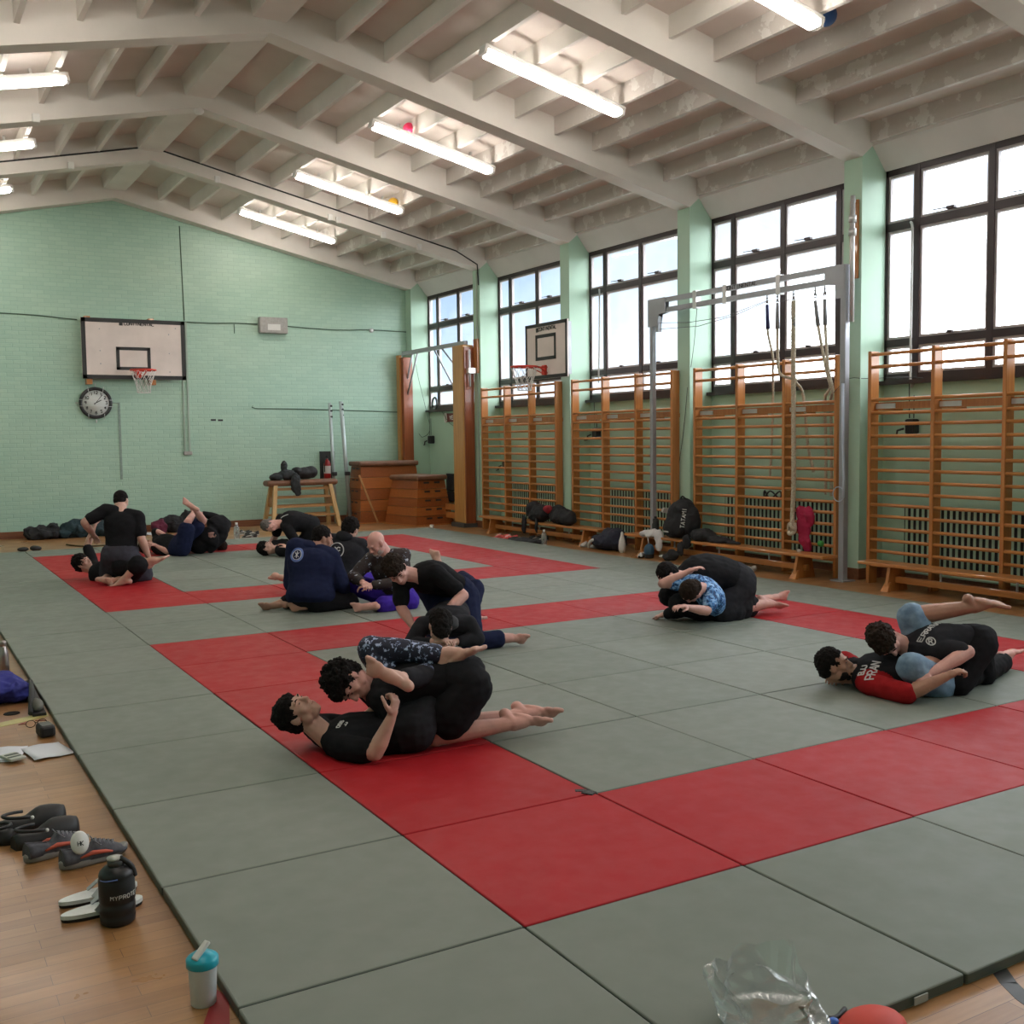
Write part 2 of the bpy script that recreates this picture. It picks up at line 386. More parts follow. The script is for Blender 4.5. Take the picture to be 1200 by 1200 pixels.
rb = MB(); rb.prism([(RX-.19, RZ+.14), (RX+.19, RZ+.14), (RX+.24, RZ+ROOF), (RX-.24, RZ+ROOF)], 1, FY, BY); rb.build('ridge_beam', M_FRAME, ceiling)
for side in (-1, 1):
    for i in range(10):
        x = RX + side*(.80 + .59*i)
        if x < LX or x > WX: continue
        p = MB(); z = under(x); h0 = .205
        p.prism([(x-.028, z+h0), (x+.028, z+h0), (x+.028, z+ROOF+.01), (x-.028, z+ROOF+.01)], 1, FY, BY)
        p.build('purlin', M_PEEL if i > 4 else M_FRAME, ceiling)

# ---------------------------------------------------------------- mats
MX = [.835 + 1.0043*i for i in range(9)]; MY = [2.07 + 1.0083*j for j in range(17)]
rnd = random.Random(3)
ordn = ['first','second','third','fourth','fifth','sixth','seventh','eighth','ninth','tenth','eleventh','twelfth','thirteenth','fourteenth','fifteenth','sixteenth']
for j in range(16):
    for i in range(8):
        inner = 1 <= i <= 6
        red = inner and ((1 <= j <= 6 and (i in (1, 6) or j in (1, 6))) or (9 <= j <= 14 and (i in (1, 6) or j in (9, 14))))
        g = .0035; b = MB()
        dx, dy = rnd.uniform(-.003, .003), rnd.uniform(-.003, .003)
        cx, cy = (MX[i]+MX[i+1])/2+dx, (MY[j]+MY[j+1])/2+dy
        b.box((cx, cy, .02), (1.0043-2*g, 1.0083-2*g, .04), bevel=.006)
        cov = M_MATR if red else M_MATG
        for fc in b.bm.faces:
            if abs(fc.calc_center_median().z-.02) < .012: fc.material_index = 1
        o = b.build('martial_arts_mat', [cov, M_MATS])
        sq = 'near red square' if j < 8 else 'far red square'
        col = ordn[i]+' column from the left'; rowt = ordn[j]+' row from the front'
        tag(o, '%s vinyl floor mat, %s, %s' % ('red' if red else 'grey-green', col, rowt), 'mat', 'red floor mats' if red else 'grey-green floor mats')

# ---------------------------------------------------------------- world, camera
wd = bpy.data.worlds.new('sky'); SC.world = wd; wd.use_nodes = True; nt = wd.node_tree; nt.nodes.clear()
o_ = nt.nodes.new('ShaderNodeOutputWorld'); bg = nt.nodes.new('ShaderNodeBackground'); L(nt, bg.outputs[0], o_.inputs[0])
tc = nt.nodes.new('ShaderNodeTexCoord'); sp = nt.nodes.new('ShaderNodeSeparateXYZ'); L(nt, tc.outputs['Generated'], sp.inputs[0])
def mth(op, a, b=None, c=None):
    n = nt.nodes.new('ShaderNodeMath'); n.operation = op
    for k, q in enumerate((a, b, c)):
        if q is None: continue
        if isinstance(q, (int, float)): n.inputs[k].default_value = q
        else: L(nt, q, n.inputs[k])
    return n.outputs[0]
cl = noise(nt, tc.outputs['Generated'], 3.2, 6, .6)
low = mth('MULTIPLY', mth('MINIMUM', sp.outputs[2], .3), 1.3)          # clear sky shows low towards the far end, cloud elsewhere
f_ = mth('ADD', mth('MULTIPLY', sp.outputs[1], .85), low); f_ = mth('ADD', f_, mth('MULTIPLY', mth('SUBTRACT', cl, .5), .55))
hi_ = nt.nodes.new('ShaderNodeMapRange'); L(nt, sp.outputs[2], hi_.inputs[0]); hi_.inputs[1].default_value = .30; hi_.inputs[2].default_value = .48; hi_.inputs[3].default_value = 0; hi_.inputs[4].default_value = .6
f_ = mth('SUBTRACT', f_, hi_.outputs[0])
sky_c = ramp(nt, f_, [(.60,(.95,.98,1)),(.76,(.13,.15,.17)),(.95,(.050,.070,.10))])
gm = nt.nodes.new('ShaderNodeMapRange'); L(nt, sp.outputs[2], gm.inputs[0]); gm.inputs[1].default_value = -.05; gm.inputs[2].default_value = .01; gm.inputs[3].default_value = 0; gm.inputs[4].default_value = 1
mg = nt.nodes.new('ShaderNodeMix'); mg.data_type = 'RGBA'; L(nt, gm.outputs[0], mg.inputs[0]); mg.inputs[6].default_value = (.13, .13, .12, 1); L(nt, sky_c, mg.inputs[7])      # ground outside below the horizon
L(nt, mg.outputs[2], bg.inputs[0]); bg.inputs[1].default_value = 8.2
for k, (lo, hi) in enumerate(bays[:8]):
    l = bpy.data.lights.new('daylight_portal', 'AREA'); l.shape = 'RECTANGLE'; l.size = ZH-ZS; l.size_y = hi-lo
    l.cycles.is_portal = True
    o = bpy.data.objects.new('daylight_portal', l); COL.objects.link(o); o.location = (WX+.15, (lo+hi)/2, (ZS+ZH)/2); o.rotation_euler = (0, PI/2, 0)
cam = bpy.data.cameras.new('camera'); co = bpy.data.objects.new('camera', cam); COL.objects.link(co); SC.camera = co
cam.sensor_width = 36; cam.lens = 36*1250.0/1200; cam.clip_start = .05; cam.clip_end = 200
Rr, Ru, Rf = V((.8615646,-.50749376,-.01251076)), V((.04643668,.05424574,.99744726)), V((.5055196,.85994621,-.07030254))
m3 = Matrix((Rr, Ru, -Rf)).transposed(); co.matrix_world = Matrix.Translation((0,0,1.733)) @ m3.to_4x4()
SC.view_settings.view_transform = 'Standard'; SC.view_settings.look = 'None'; SC.view_settings.gamma = 1; SC.view_settings.exposure = .39
SC.view_settings.use_curve_mapping = False
# ---------------------------------------------------------------- strip lights
M_TUBE = emit('fluorescent_tube', (1.0,.93,.85), 25)
M_LAMPW = plain('lamp_white_metal', (.75,.74,.72), .4)
M_WIRE = plain('galvanised_wire', (.38,.35,.33), .4, .6)
lamp_no = 0
LY = [19.48, 16.43, 13.38, 10.32, 7.27, 4.2, 1.2]
place = ['nearest the back wall', 'second from the back wall', 'third from the back wall', 'fourth from the back wall', 'nearest the camera in view', 'overhead', 'behind']
for side in (1, -1):
    for li, y in enumerate(LY):
        xa, xb = RX+side*1.88, RX+side*3.70
        za, zb = under(xa, .075), under(xb, .075)
        ctr = V(((xa+xb)/2, y, (za+zb)/2)); d = (V((xb,y,zb))-V((xa,y,za))).normalized()
        r = root('strip_light', ctr, 'white caged fluorescent strip light on the %s roof slope, %s' % ('right' if side > 0 else 'left', place[li]), 'ceiling light', 'caged strip lights')
        up = d.cross(V((0,1,0))); up = up if up.z > 0 else -up
        a, b = V((xa,y,za)), V((xb,y,zb))
        h = MB(); h.beam(a+up*.055, b+up*.055, .12, .05, up=up); h.beam(a-d*.02+up*.02, a+d*.02+up*.02, .13, .10, up=up); h.beam(b-d*.02+up*.02, b+d*.02+up*.02, .13, .10, up=up)
        for t in (.2, .8):
            q = a.lerp(b, t); h.beam(q+up*.07, q+up*.15, .03, .03, up=(0,1,0))
        h.build('housing', M_LAMPW, r)
        t = MB(); t.tube([a+d*.04-up*.005+V((0,.042,0)), b-d*.04-up*.005+V((0,.042,0))], .038, 12); t.tube([a+d*.04-up*.005-V((0,.042,0)), b-d*.04-up*.005-V((0,.042,0))], .038, 12)
        t.build('tube', M_TUBE, r)
        g = MB(); R_ = .095
        for s_ in range(48):
            q = a.lerp(b, s_/47); pts = []
            for k in range(9):
                an = PI*(k/8); pts.append(q + V((0,math.cos(an)*R_,0)) - up*(math.sin(an)*R_*.85) + up*.03)
            g.tube(pts, .0017, 4, cap=False)
        for k in range(5):
            an = PI*(k/4); o_ = V((0,math.cos(an)*R_,0)) - up*(math.sin(an)*R_*.85) + up*.03
            g.tube([a+o_, b+o_], .002, 4)
        g.build('wire_guard', M_WIRE, r)
        lamp_no += 1
def roof_ball(x, y, z, r_, c, lab):
    b = MB(); b.ball((x, y, z), r_, 20); 
    o = b.build('ball', plain('ball_'+lab.split()[0], c, .5, var=.1, bmp=.1)); tag(o, lab, 'ball', 'balls lodged in the lamp cages')
roof_ball(6.42, 13.58, 5.96, .085, (.80,.03,.12), 'pink ball lodged behind the third strip light cage')
roof_ball(7.55, 16.64, 5.665, .085, (.62,.36,.02), 'yellow ball lodged behind the second strip light cage')
roof_ball(7.90, 7.44, 5.68, .10, (.03,.10,.30), 'blue ball caught at the end of the nearest strip light cage')
# ---------------------------------------------------------------- wall bars
M_BARW = wood('orange_pine_upright', (.36,.125,.030), (.52,.21,.055), 2, .32, 3, .35)
M_BARR = wood('orange_pine_rung', (.42,.155,.04), (.58,.25,.07), 1, .32, 3, .35)
M_STEEL = plain('painted_steel_grey', (.33,.34,.37), .35, .3, var=.06)
M_STEELL = plain('light_steel', (.60,.60,.60), .3, .4, var=.06)
M_BLACK = plain('black_metal', (.02,.02,.022), .4)
RZS = [2.61, 2.47, 2.10, 1.95, 1.825, 1.69, 1.56, 1.43, 1.30, 1.17, 1.04, .91, .78, .64, .51, .38]
bname = ['in the bay nearest the camera at the right edge', 'behind the grey rope frame', 'in the bay right of the wall-mounted basketball board', 'under the wall-mounted basketball board', None]
def wall_bars(bay, lab):
    lo, hi = bay
    r = root('wall_bars', (9.9, (lo+hi)/2, 0), lab, 'wall bars', 'sets of gym wall bars')
    ys = [hi-.26 - (hi-lo-.23)*k/3 for k in range(4)]
    for y in ys:
        p = MB(); p.bb((9.715, y-.023, 0), (9.85, y+.023, 2.65), bevel=.006)
        p.bb((9.85, y-.02, 1.98), (10.26, y+.02, 2.04)) ; p.build('upright', M_BARW, r)
    for a, b in zip(ys, ys[1:]):
        for k, z in enumerate(RZS):
            p = MB(); xx = 9.742
            p.tube([(xx, b+.02, z), (xx, a-.02, z)], .0195, 10); p.build('rung', M_BARR, r)
        p = MB(); p.bb((9.80, b+.023, 1.99), (9.825, a-.023, 2.07)); p.build('top_board', M_BARW, r)
        p = MB(); p.bb((9.792, a-.30, 2.00), (9.80, a-.03, 2.055)); p.build('metal_plate', M_STEELL, r)
    p = MB(); p.bb((9.73, lo+.0, .20), (9.80, hi-.28, .235)); p.build('bottom_rail', M_BARW, r)
for k in range(4): wall_bars(bays[4-k], 'orange pine gym wall bars ' + bname[k])


# ---------------------------------------------------------------- radiators
M_RADD = plain('radiator_dark_gap', (.006,.010,.009), .7)
rl = ['in the nearest bay', 'behind the hanging ropes', 'right of the basketball board', 'behind the bags under the basketball board']
for k in range(4):
    lo, hi = bays[4-k]
    a, b = lo+.35, hi-.42
    r = root('radiator_grille', (10.15, (a+b)/2, .2), 'green slatted radiator cover low behind the wall bars, '+rl[k], 'radiator', 'slatted radiator covers')
    p = MB(); p.bb((10.14, a, .20), (10.24, b, .88)); p.build('back_panel', M_RADD, r)
    p = MB(); n = int((b-a)/.072)
    for i in range(n):
        y = a + (b-a)*(i+.5)/n; p.bb((10.132, y-.017, .20), (10.138, y+.017, .87))
    p.build('slats', M_GREEN, r)
    p = MB(); p.tube([(10.17, a-.2, .12), (10.17, b+.2, .12)], .02, 8); p.tube([(10.17, a+.1, .12), (10.17, a+.1, .2)], .012, 8); p.build('pipe', M_GREEN, r)

# ---------------------------------------------------------------- benches
def bench(ya, yb, x, lab):
    r = root('balance_bench', (x, (ya+yb)/2, 0), lab, 'bench', 'long wooden benches')
    p = MB(); p.bb((x-.135, ya, .265), (x+.135, yb, .30), bevel=.008); p.build('seat', M_BARR, r)
    p = MB(); p.bb((x-.03, ya+.35, .09), (x+.03, yb-.35, .16), bevel=.006); p.build('beam', M_BARR, r)
    for y in (ya+.42, yb-.42):
        p = MB(); p.hexa([(x-.17,y-.02,0),(x+.17,y-.02,0),(x+.17,y+.02,0),(x-.17,y+.02,0),(x-.11,y-.02,.265),(x+.11,y-.02,.265),(x+.11,y+.02,.265),(x-.11,y+.02,.265)])
        p.build('leg', M_BARW, r)
        p = MB(); p.hexa([(x-.19,y-.05,0),(x-.14,y-.05,0),(x-.14,y+.05,0),(x-.19,y+.05,0),(x-.13,y-.03,.10),(x-.10,y-.03,.10),(x-.10,y+.03,.10),(x-.13,y+.03,.10)])
        p.build('foot', M_BARR, r)
    for y in (ya+1.0, (ya+yb)/2, yb-1.0):
        p = MB(); p.bb((x-.008, y-.008, .16), (x+.008, y+.008, .265)); p.build('brace', M_STEELL, r)
    return r
bench(4.55, 8.30, 9.50, 'long low orange wooden bench at the right edge before the nearest wall bars')
bench(8.80, 12.65, 9.48, 'long low orange wooden bench before the ropes, with black backpack on it')
bench(13.35, 17.15, 9.50, 'long low wooden bench under the basketball board, holding two black bags')

# ---------------------------------------------------------------- rope frame
fx = 9.62
r = root('rope_frame', (fx, 10.5, 0), 'grey steel swing-out rope frame standing before the wall bars', 'climbing frame')
p = MB(); p.bb((fx-.04, 8.70, 0), (fx+.04, 8.78, 3.66), bevel=.01); p.build('post', M_STEEL, r)
p = MB(); p.bb((fx-.10, 8.64, 0), (fx+.10, 8.84, .015)); p.build('base_plate', M_STEEL, r)
p = MB(); p.bb((fx-.035, 12.27, .05), (fx+.035, 12.34, 3.45), bevel=.01); p.build('post', M_STEEL, r)
p = MB(); p.bb((fx-.03, 8.80, 3.60), (fx+.03, 12.32, 3.665)); p.build('top_rail', M_STEEL, r)
p = MB(); p.bb((fx-.03, 8.80, 3.46), (fx+.03, 12.32, 3.525)); p.build('lower_rail', M_STEEL, r)
p = MB(); p.prism([(8.72,3.66),(9.02,3.66),(9.02,3.46),(8.86,3.44),(8.84,3.28),(8.72,3.28)], 0, fx-.042, fx-.034); p.prism([(8.72,3.66),(9.02,3.66),(9.02,3.46),(8.86,3.44),(8.84,3.28),(8.72,3.28)], 0, fx+.034, fx+.042); p.build('corner_plate', M_STEEL, r)
p = MB(); p.prism([(12.37,3.67),(11.98,3.67),(11.98,3.46),(12.12,3.44),(12.16,3.28),(12.37,3.28)], 0, fx-.04, fx-.032); p.prism([(12.37,3.67),(11.98,3.67),(11.98,3.46),(12.12,3.44),(12.16,3.28),(12.37,3.28)], 0, fx+.032, fx+.04)
p.bb((fx-.03, 12.14, 3.20), (fx+.03, 12.20, 3.42)); p.build('corner_plate', M_STEEL, r)
for y in (11.35, 10.75, 9.78):
    p = MB(); p.bb((fx-.04, y-.035, 3.44), (fx+.04, y+.035, 3.68)); p.build('rail_clamp', M_STEELL, r)
p = MB(); p.tube([(fx+.02, 8.66, 4.42), (fx+.02, 8.66, 3.0)], .028, 10); p.tube([(fx+.02, 8.66, 4.20), (fx+.02, 8.66, 4.12)], .045, 10); p.tube([(fx+.02, 8.66, 4.05), (fx+.02, 8.66, 3.97)], .045, 10)
p.tube([(fx+.02, 8.66, 4.40), (PX-.04, 8.80, 4.40)], .022, 8); p.build('hinge_pipe', M_STEELL, r)
t = MB(); letters(t, 'CONTINENTAL', (fx-.0355, 10.75, 3.605), (0,-1,0), (0,0,1), .05, .045, .009, .002); t.build('lettering', M_BLACK, r)
w = MB()
w.tube([(fx, 12.2, 3.33), (fx, 11.5, 3.27), (fx, 10.8, 3.27), (fx, 10.0, 3.395), (fx, 9.82, 3.36), (fx, 9.55, 3.355), (fx, 9.2, 3.33), (fx, 8.85, 3.39)], .004, 5)
w.tube([(fx, 12.2, 3.24), (fx, 11.3, 3.20), (fx, 10.6, 3.27), (fx, 10.0, 3.385)], .004, 5)
w.build('draw_cord', M_BLACK, r)
p = MB(); p.bb((PX-.03, 8.755, 3.52), (PX, 8.875, 4.42), bevel=.006); o = p.build('mounting_board', M_BARW); tag(o, 'narrow orange wooden board fixed high on the pillar beside the rope frame', 'mounting board')
M_BLUEC = plain('pale_blue_cord', (.45,.52,.62), .5)
p = MB(); pts = [(fx-.06, 8.71, 2.3), (fx-.06, 8.70, 1.6), (fx-.06, 8.68, 1.2), (fx-.06, 8.69, .98)]
p.tube(pts, .016, 7); p.tube([(fx-.06+0*math.cos(a), 8.76+.085*math.cos(a), 1.02+.085*math.sin(a)) for a in [2*PI*k/20 for k in range(20)]], .006, 6, closed=True)
o = p.build('pull_cord', M_BLUEC); tag(o, 'pale blue pull cord with loop hanging along the grey frame post', 'cord')

# ropes
def m_rope():
    m, nt, b, out = nmat('twisted_rope'); v = coords(nt, (1,1,1))
    L(nt, ramp(nt, noise(nt, v, 60, 3), [(.3,(.40,.34,.25)),(.7,(.60,.54,.43))]), b.inputs['Base Color']); b.inputs['Roughness'].default_value = .85; return m
M_ROPE = m_rope()
M_SLEEVE = plain('grey_rope_sleeve', (.23,.23,.24), .7); M_SLEEVEN = plain('navy_rope_sleeve', (.02,.02,.10), .6)
def resample(pts, step):
    pts = [V(p) for p in pts]; n = 8; out = []
    P = [pts[0]*2-pts[1]] + pts + [pts[-1]*2-pts[-2]]
    for i in range(1, len(P)-2):
        a, b, c, d = P[i-1:i+3]; m = max(2, int((c-b).length/step))
        for k in range(m):
            t = k/m; out.append(.5*((2*b)+(c-a)*t+(2*a-5*b+4*c-d)*t*t+(3*b-a-3*c+d)*t**3))
    out.append(pts[-1]); return out
def twisted(mb, pts, r, pitch=.11):
    q = resample(pts, .02); s = 0; st = [[], [], []]; u = None
    for i, p in enumerate(q):
        d = (q[min(i+1, len(q)-1)]-q[max(i-1, 0)]).normalized()
        if u is None: u = d.orthogonal().normalized()
        u = (u-d*u.dot(d)).normalized(); w_ = d.cross(u)
        if i: s += (p-q[i-1]).length
        for k in range(3):
            a = 2*PI*(s/pitch+k/3); st[k].append(p+(u*math.cos(a)+w_*math.sin(a))*r*.55)
    for k in range(3): mb.tube(st[k], r*.62, 6)
def rope(y, pts, lab, sleeve=M_SLEEVE, knot=None, sp=None, rr=.02):
    top = V(pts[0])
    r = root('climbing_rope', (top.x, top.y, 3.46), lab, 'climbing rope', 'climbing ropes on the grey frame')
    b = MB(); twisted(b, pts, rr)
    if knot:
        k = V(knot)
        b.tube([k+V((.035*math.cos(a)*(1+.3*math.sin(2*a)), .045*math.sin(a), .035*math.cos(2*a))) for a in [2*PI*i/18 for i in range(18)]], .026, 8, closed=True)
        b.tube([k+V((.03*math.sin(a), .04*math.cos(a), -.06+.03*math.sin(a))) for a in [2*PI*i/18 for i in range(18)]], .024, 8, closed=True)
    b.build('rope', M_ROPE, r)
    b = MB(); b.tube([top, V(sp)] if sp else [top, V(pts[1])], [.020, .027], 10); b.build('sleeve', sleeve, r)
    h = MB(); h.tube([(top.x, top.y, 3.455), (top.x, top.y, 3.36)], .009, 8); h.ball((top.x, top.y, 3.42), (.018,.018,.012), 8); h.tube([(top.x, top.y+.018*math.cos(a), 3.365+.03*math.sin(a)) for a in [2*PI*k/14 for k in range(14)]], .006, 6, closed=True)
    h.build('shackle', M_STEEL, r)
rope(10.0, [(fx,10.0,3.34),(fx,9.985,3.0),(fx+.1,10.0,2.7),(9.80,10.08,2.50),(9.96,10.24,2.2),(10.0,10.30,1.6),(10.0,10.33,1.15)], 'thin climbing rope with navy sleeve, leftmost of the ropes', M_SLEEVEN, sp=(fx,9.985,3.04), rr=.015)
rope(9.82, [(fx,9.82,3.34),(fx,9.82,3.0),(fx,9.80,2.55),(fx+.02,9.74,2.44),(fx+.08,9.60,2.40),(9.80,9.68,2.36),(9.97,9.72,2.2),(9.99,9.66,1.6),(9.99,9.56,1.25)], 'climbing rope looped sideways over the top rungs, second from the left', sp=(fx,9.82,3.03), rr=.018)
rope(9.55, [(fx,9.55,3.34),(fx,9.55,3.0),(fx,9.54,2.0),(fx,9.53,1.2),(fx,9.55,.62)], 'thick beige climbing rope hanging straight down to a knot', knot=(fx-.005,9.55,.585), sp=(fx,9.55,3.03), rr=.028)
rope(9.2, [(fx,9.2,3.30),(fx,9.15,3.0),(fx+.01,9.02,2.45),(fx+.04,8.99,2.28),(9.74,9.12,2.20),(9.97,9.36,2.12),(9.99,9.36,1.5),(9.99,9.36,.98)], 'beige climbing rope slanting to the right, fourth from the left', sp=(fx,9.15,3.0), rr=.018)
rope(9.05, [(fx,9.05,3.30),(fx,9.04,3.0),(fx,8.99,2.5),(fx+.04,8.96,2.26),(9.74,9.05,2.16),(9.97,9.27,2.10),(9.99,9.27,1.5),(9.99,9.27,.96)], 'beige climbing rope hanging beside the near post, rightmost of the ropes', sp=(fx,9.04,3.0), rr=.018)

# ---------------------------------------------------------------- basketball boards
M_BOARD = plain('scuffed_white_board', (.66,.58,.54), .45, var=.07, nscale=3)
M_BLK = plain('black_board_line', (.018,.018,.018), .5)
M_RED = plain('red_hoop_paint', (.62,.045,.025), .4)
M_NET = plain('white_net_cord', (.72,.70,.68), .7)
def hoop(r, c, d, R_=.225, net=.42):
    """d = direction from the ring centre to the board"""
    c, d = V(c), V(d); s = d.cross(V((0,0,1)))
    p = MB(); p.tube([c + d*R_*math.cos(a) + s*R_*math.sin(a) for a in [2*PI*k/32 for k in range(32)]], .015, 8, closed=True)
    for q in (-.07, .07): p.tube([c + d*R_*.95 + s*q, c + d*(R_+.19) + s*q], .009, 6); p.tube([c + d*R_*.9 + s*q*1.6, c + d*(R_+.19) + s*q - V((0,0,.10))], .008, 6)
    p.box(c + d*(R_+.19) - V((0,0,.045)), (.10, .10, .16), bevel=.01); rim = p.build('rim', M_RED, r)
    n = MB(); nn = 10
    prof = [(1,0),(.86,.11),(.68,.21),(.56,.31),(.52,net)]
    def P(k, j):
        a = 2*PI*k/nn; rr, z = prof[j]; return c + (d*math.cos(a)+s*math.sin(a))*R_*rr - V((0,0,z))
    for k in range(nn):
        for sg in (1, -1): n.tube([P(k + sg*.5*j, j) for j in range(5)], .0045, 5)
    for j in (4,): n.tube([P(k, j) for k in range(nn)], .0045, 5, closed=True)
    n.build('net', M_NET, rim)
def line_rect(mb, P, a0, a1, z0, z1, t):
    for (x0, x1, y0, y1) in ((a0, a1, z0, z0+t), (a0, a1, z1-t, z1), (a0, a0+t, z0, z1), (a1-t, a1, z0, z1)): mb.bb(P(x0, y0, 0), P(x1, y1, 1))
r = root('basketball_board', (4.165, 21.0, 2.9), 'wide white basketball backboard with hoop high on the brick end wall', 'basketball hoop')
p = MB(); p.bb((3.23, 21.0, 2.90), (5.10, 21.025, 4.02)); p.build('board', M_BOARD, r)
p = MB(); P = lambda a, z, k: (a, 20.998-.003*k, z)
line_rect(p, P, 3.23, 5.10, 2.90, 4.02, .075); line_rect(p, P, 3.83, 4.45, 3.07, 3.50, .06); p.build('black_lines', M_BLK, r)
p = MB(); letters(p, 'CONTINENTAL', (3.99, 20.994, 3.905), (1,0,0), (0,0,1), .055, .040, .013, .002); p.bb((3.90, 20.994, 3.895), (3.965, 20.997, 3.96)); p.build('lettering', M_BLK, r)
for x in (3.30, 4.44):
    p = MB(); p.bb((x, 21.026, 2.80), (x+.10, 21.195, 4.05)); p.build('wooden_batten', M_BARW, r)
p = MB()
for x, z in ((3.55,3.82),(3.55,3.42),(3.55,3.18),(4.80,3.76),(4.80,3.40),(4.80,3.05),(4.93,3.88)): p.ball((x, 21.0, z), (.012,.004,.012), 8)
p.build('bolts', M_STEEL, r)
hoop(r, (4.22, 20.585, 3.05), (0,1,0))
r = root('basketball_board', (9.4, 14.84, 2.68), 'small white practice backboard with red hoop projecting from the window pillar', 'basketball hoop')
p = MB(); p.bb((9.40, 14.20, 2.68), (9.425, 15.47, 3.585)); p.build('board', M_BOARD, r)
p = MB(); P = lambda a, z, k: (9.398-.003*k, a, z)
line_rect(p, P, 14.20, 15.47, 2.68, 3.585, .055); line_rect(p, P, 14.53, 15.15, 2.98, 3.40, .055); p.build('black_lines', M_BLK, r)
p = MB(); letters(p, 'CONTINENTAL', (9.394, 15.05, 3.46), (0,-1,0), (0,0,1), .055, .040, .013, .002); p.bb((9.394, 15.06, 3.445), (9.397, 15.13, 3.515)); p.build('lettering', M_BLK, r)
p = MB()
for z in (2.74, 3.50): p.bb((9.428, 14.24, z-.03), (9.47, 15.43, z+.03))
for y in (14.26, 15.40): p.bb((9.428, y-.03, 2.72), (9.50, y+.03, 3.55))
for y in (14.87, 15.06):
    for z in (2.76, 3.48): p.bb((9.47, y-.02, z-.025), (PX, y+.02, z+.025))
p.build('support_frame', M_STEEL, r)
hoop(r, (9.00, 14.86, 2.86), (1,0,0), .215, .38)

# ---------------------------------------------------------------- clock
M_FACE = plain('clock_face_white', (.62,.66,.64), .4, var=.03)
r = root('wall_clock', (3.46, 21.16, 2.46), 'round black-rimmed wall clock in a wire cage below the wide backboard', 'clock')
RX90 = Matrix.Rotation(PI/2, 3, 'X')
p = MB(); p.lathe([(0,-.02),(.22,-.02),(.22,-.012)], (3.46,21.15,2.46), 40, R=RX90); 
p = MB(); p.lathe([(0,0),(.235,0),(.235,.012),(0,.012)], (3.46,21.15,2.46), 40, R=RX90); p.build('dial', M_FACE, r)
p = MB(); p.tube([(3.46+.265*math.cos(a), 21.145, 2.46+.265*math.sin(a)) for a in [2*PI*k/40 for k in range(40)]], .032, 10, closed=True); p.build('rim', M_BLACK, r)
p = MB()
for k in range(12):
    a = PI/2-2*PI*(k+1)/12; t = str(k+1); w0 = .026*1.25*len(t)-.006
    letters(p, t, (3.46+.185*math.cos(a)-w0/2, 21.134, 2.46+.185*math.sin(a)-.021), (1,0,0), (0,0,1), .050, .030, .012, .002)
p.build('numerals', M_BLACK, r)
for nm, ang, ln, wd_ in (('hour_hand', 62, .12, .014), ('minute_hand', 38, .19, .009)):
    a = math.radians(90-ang); p = MB(); d = V((math.cos(a),0,math.sin(a)))
    p.beam(V((3.46,21.128,2.46))-d*.04, V((3.46,21.128,2.46))+d*ln, wd_, .003, up=(0,1,0)); p.build(nm, M_BLACK, r)
p = MB()
for s_ in (-1, 1):
    for (q0, q1) in (((.14*s_, .30), (.14*s_*.8, .13)), ((.14*s_, -.30), (.14*s_, -.20))):
        p.tube([(3.46+q0[0], 21.10, 2.46+q0[1]), (3.46+q1[0], 21.09, 2.46+q1[1])], .006, 5)
p.tube([(3.46-.30, 21.10, 2.46+.06), (3.46+.30, 21.10, 2.46+.05)], .004, 5); p.tube([(3.46-.30, 21.10, 2.46-.06), (3.46+.30, 21.10, 2.46-.07)], .004, 5)
p.tube([(3.46, 21.14, 2.46+.30), (3.46, 21.14, 2.46+.36)], .008, 6); p.tube([(3.46, 21.14, 2.46-.30), (3.46, 21.14, 2.46-.37)], .010, 6); p.tube([(3.46-.30, 21.14, 2.46), (3.46-.36, 21.14, 2.46)], .008, 6)
p.build('wire_cage', M_STEELL, r)
M_TRUNK = plain('pale_trunking', (.36,.45,.38), .4); M_GREY = plain('grey_enclosure', (.34,.33,.31), .5, var=.12, nscale=20)
p = MB(); p.bb((3.86, 21.185, 1.02), (3.90, 21.2, 2.47)); p.tube([(3.70, 21.19, 2.47), (3.88, 21.19, 2.46)], .008, 5); tag(p.build('conduit', plain('grey_green_strip', (.22,.30,.26), .5, var=.2, nscale=30)), 'thin grey conduit strip running down from the clock', 'conduit')
p = MB(); p.bb((5.155, 21.175, 1.52), (5.185, 21.2, 4.03)); p.bb((5.07, 21.175, 1.52), (5.09, 21.2, 2.95)); 
r = root('trunking', (5.13, 21.2, 1.5), 'pale vertical cable trunking ending in a socket, right of the wide backboard', 'trunking'); p.build('channel', M_TRUNK, r)
p = MB(); p.bb((5.05, 21.15, 1.46), (5.21, 21.2, 1.53), bevel=.006); p.build('socket', M_GREY, r)
p = MB(); p.tube([(5.115, 21.195, 5.86), (5.15, 21.195, 4.06)], .010, 5); tag(p.build('vertical_cable', plain('dark_green_cable', (.06,.11,.07), .6)), 'dark vertical cable running up the brick wall to the roof', 'cable')
M_CABLE = plain('dark_green_cable', (.06,.11,.07), .6)
p = MB(); p.tube(resample([(LX, 21.19, 4.03), (1.9, 21.19, 4.05), (3.2, 21.19, 3.99)], .2), .010, 5); p.tube(resample([(5.15, 21.19, 4.03), (5.7, 21.19, 4.03), (6.1, 21.19, 4.05), (6.59, 21.19, 4.05)], .2), .012, 5)
p.tube(resample([(7.2, 21.19, 4.03), (8.2, 21.19, 4.0), (9.0, 21.19, 4.03), (9.86, 21.19, 4.02)], .2), .010, 5); p.tube([(6.12, 21.19, 4.03), (6.12, 21.19, 3.85)], .008, 5)
tag(p.build('wall_cable', M_CABLE), 'dark cable running level across the brick wall at board height', 'cable')
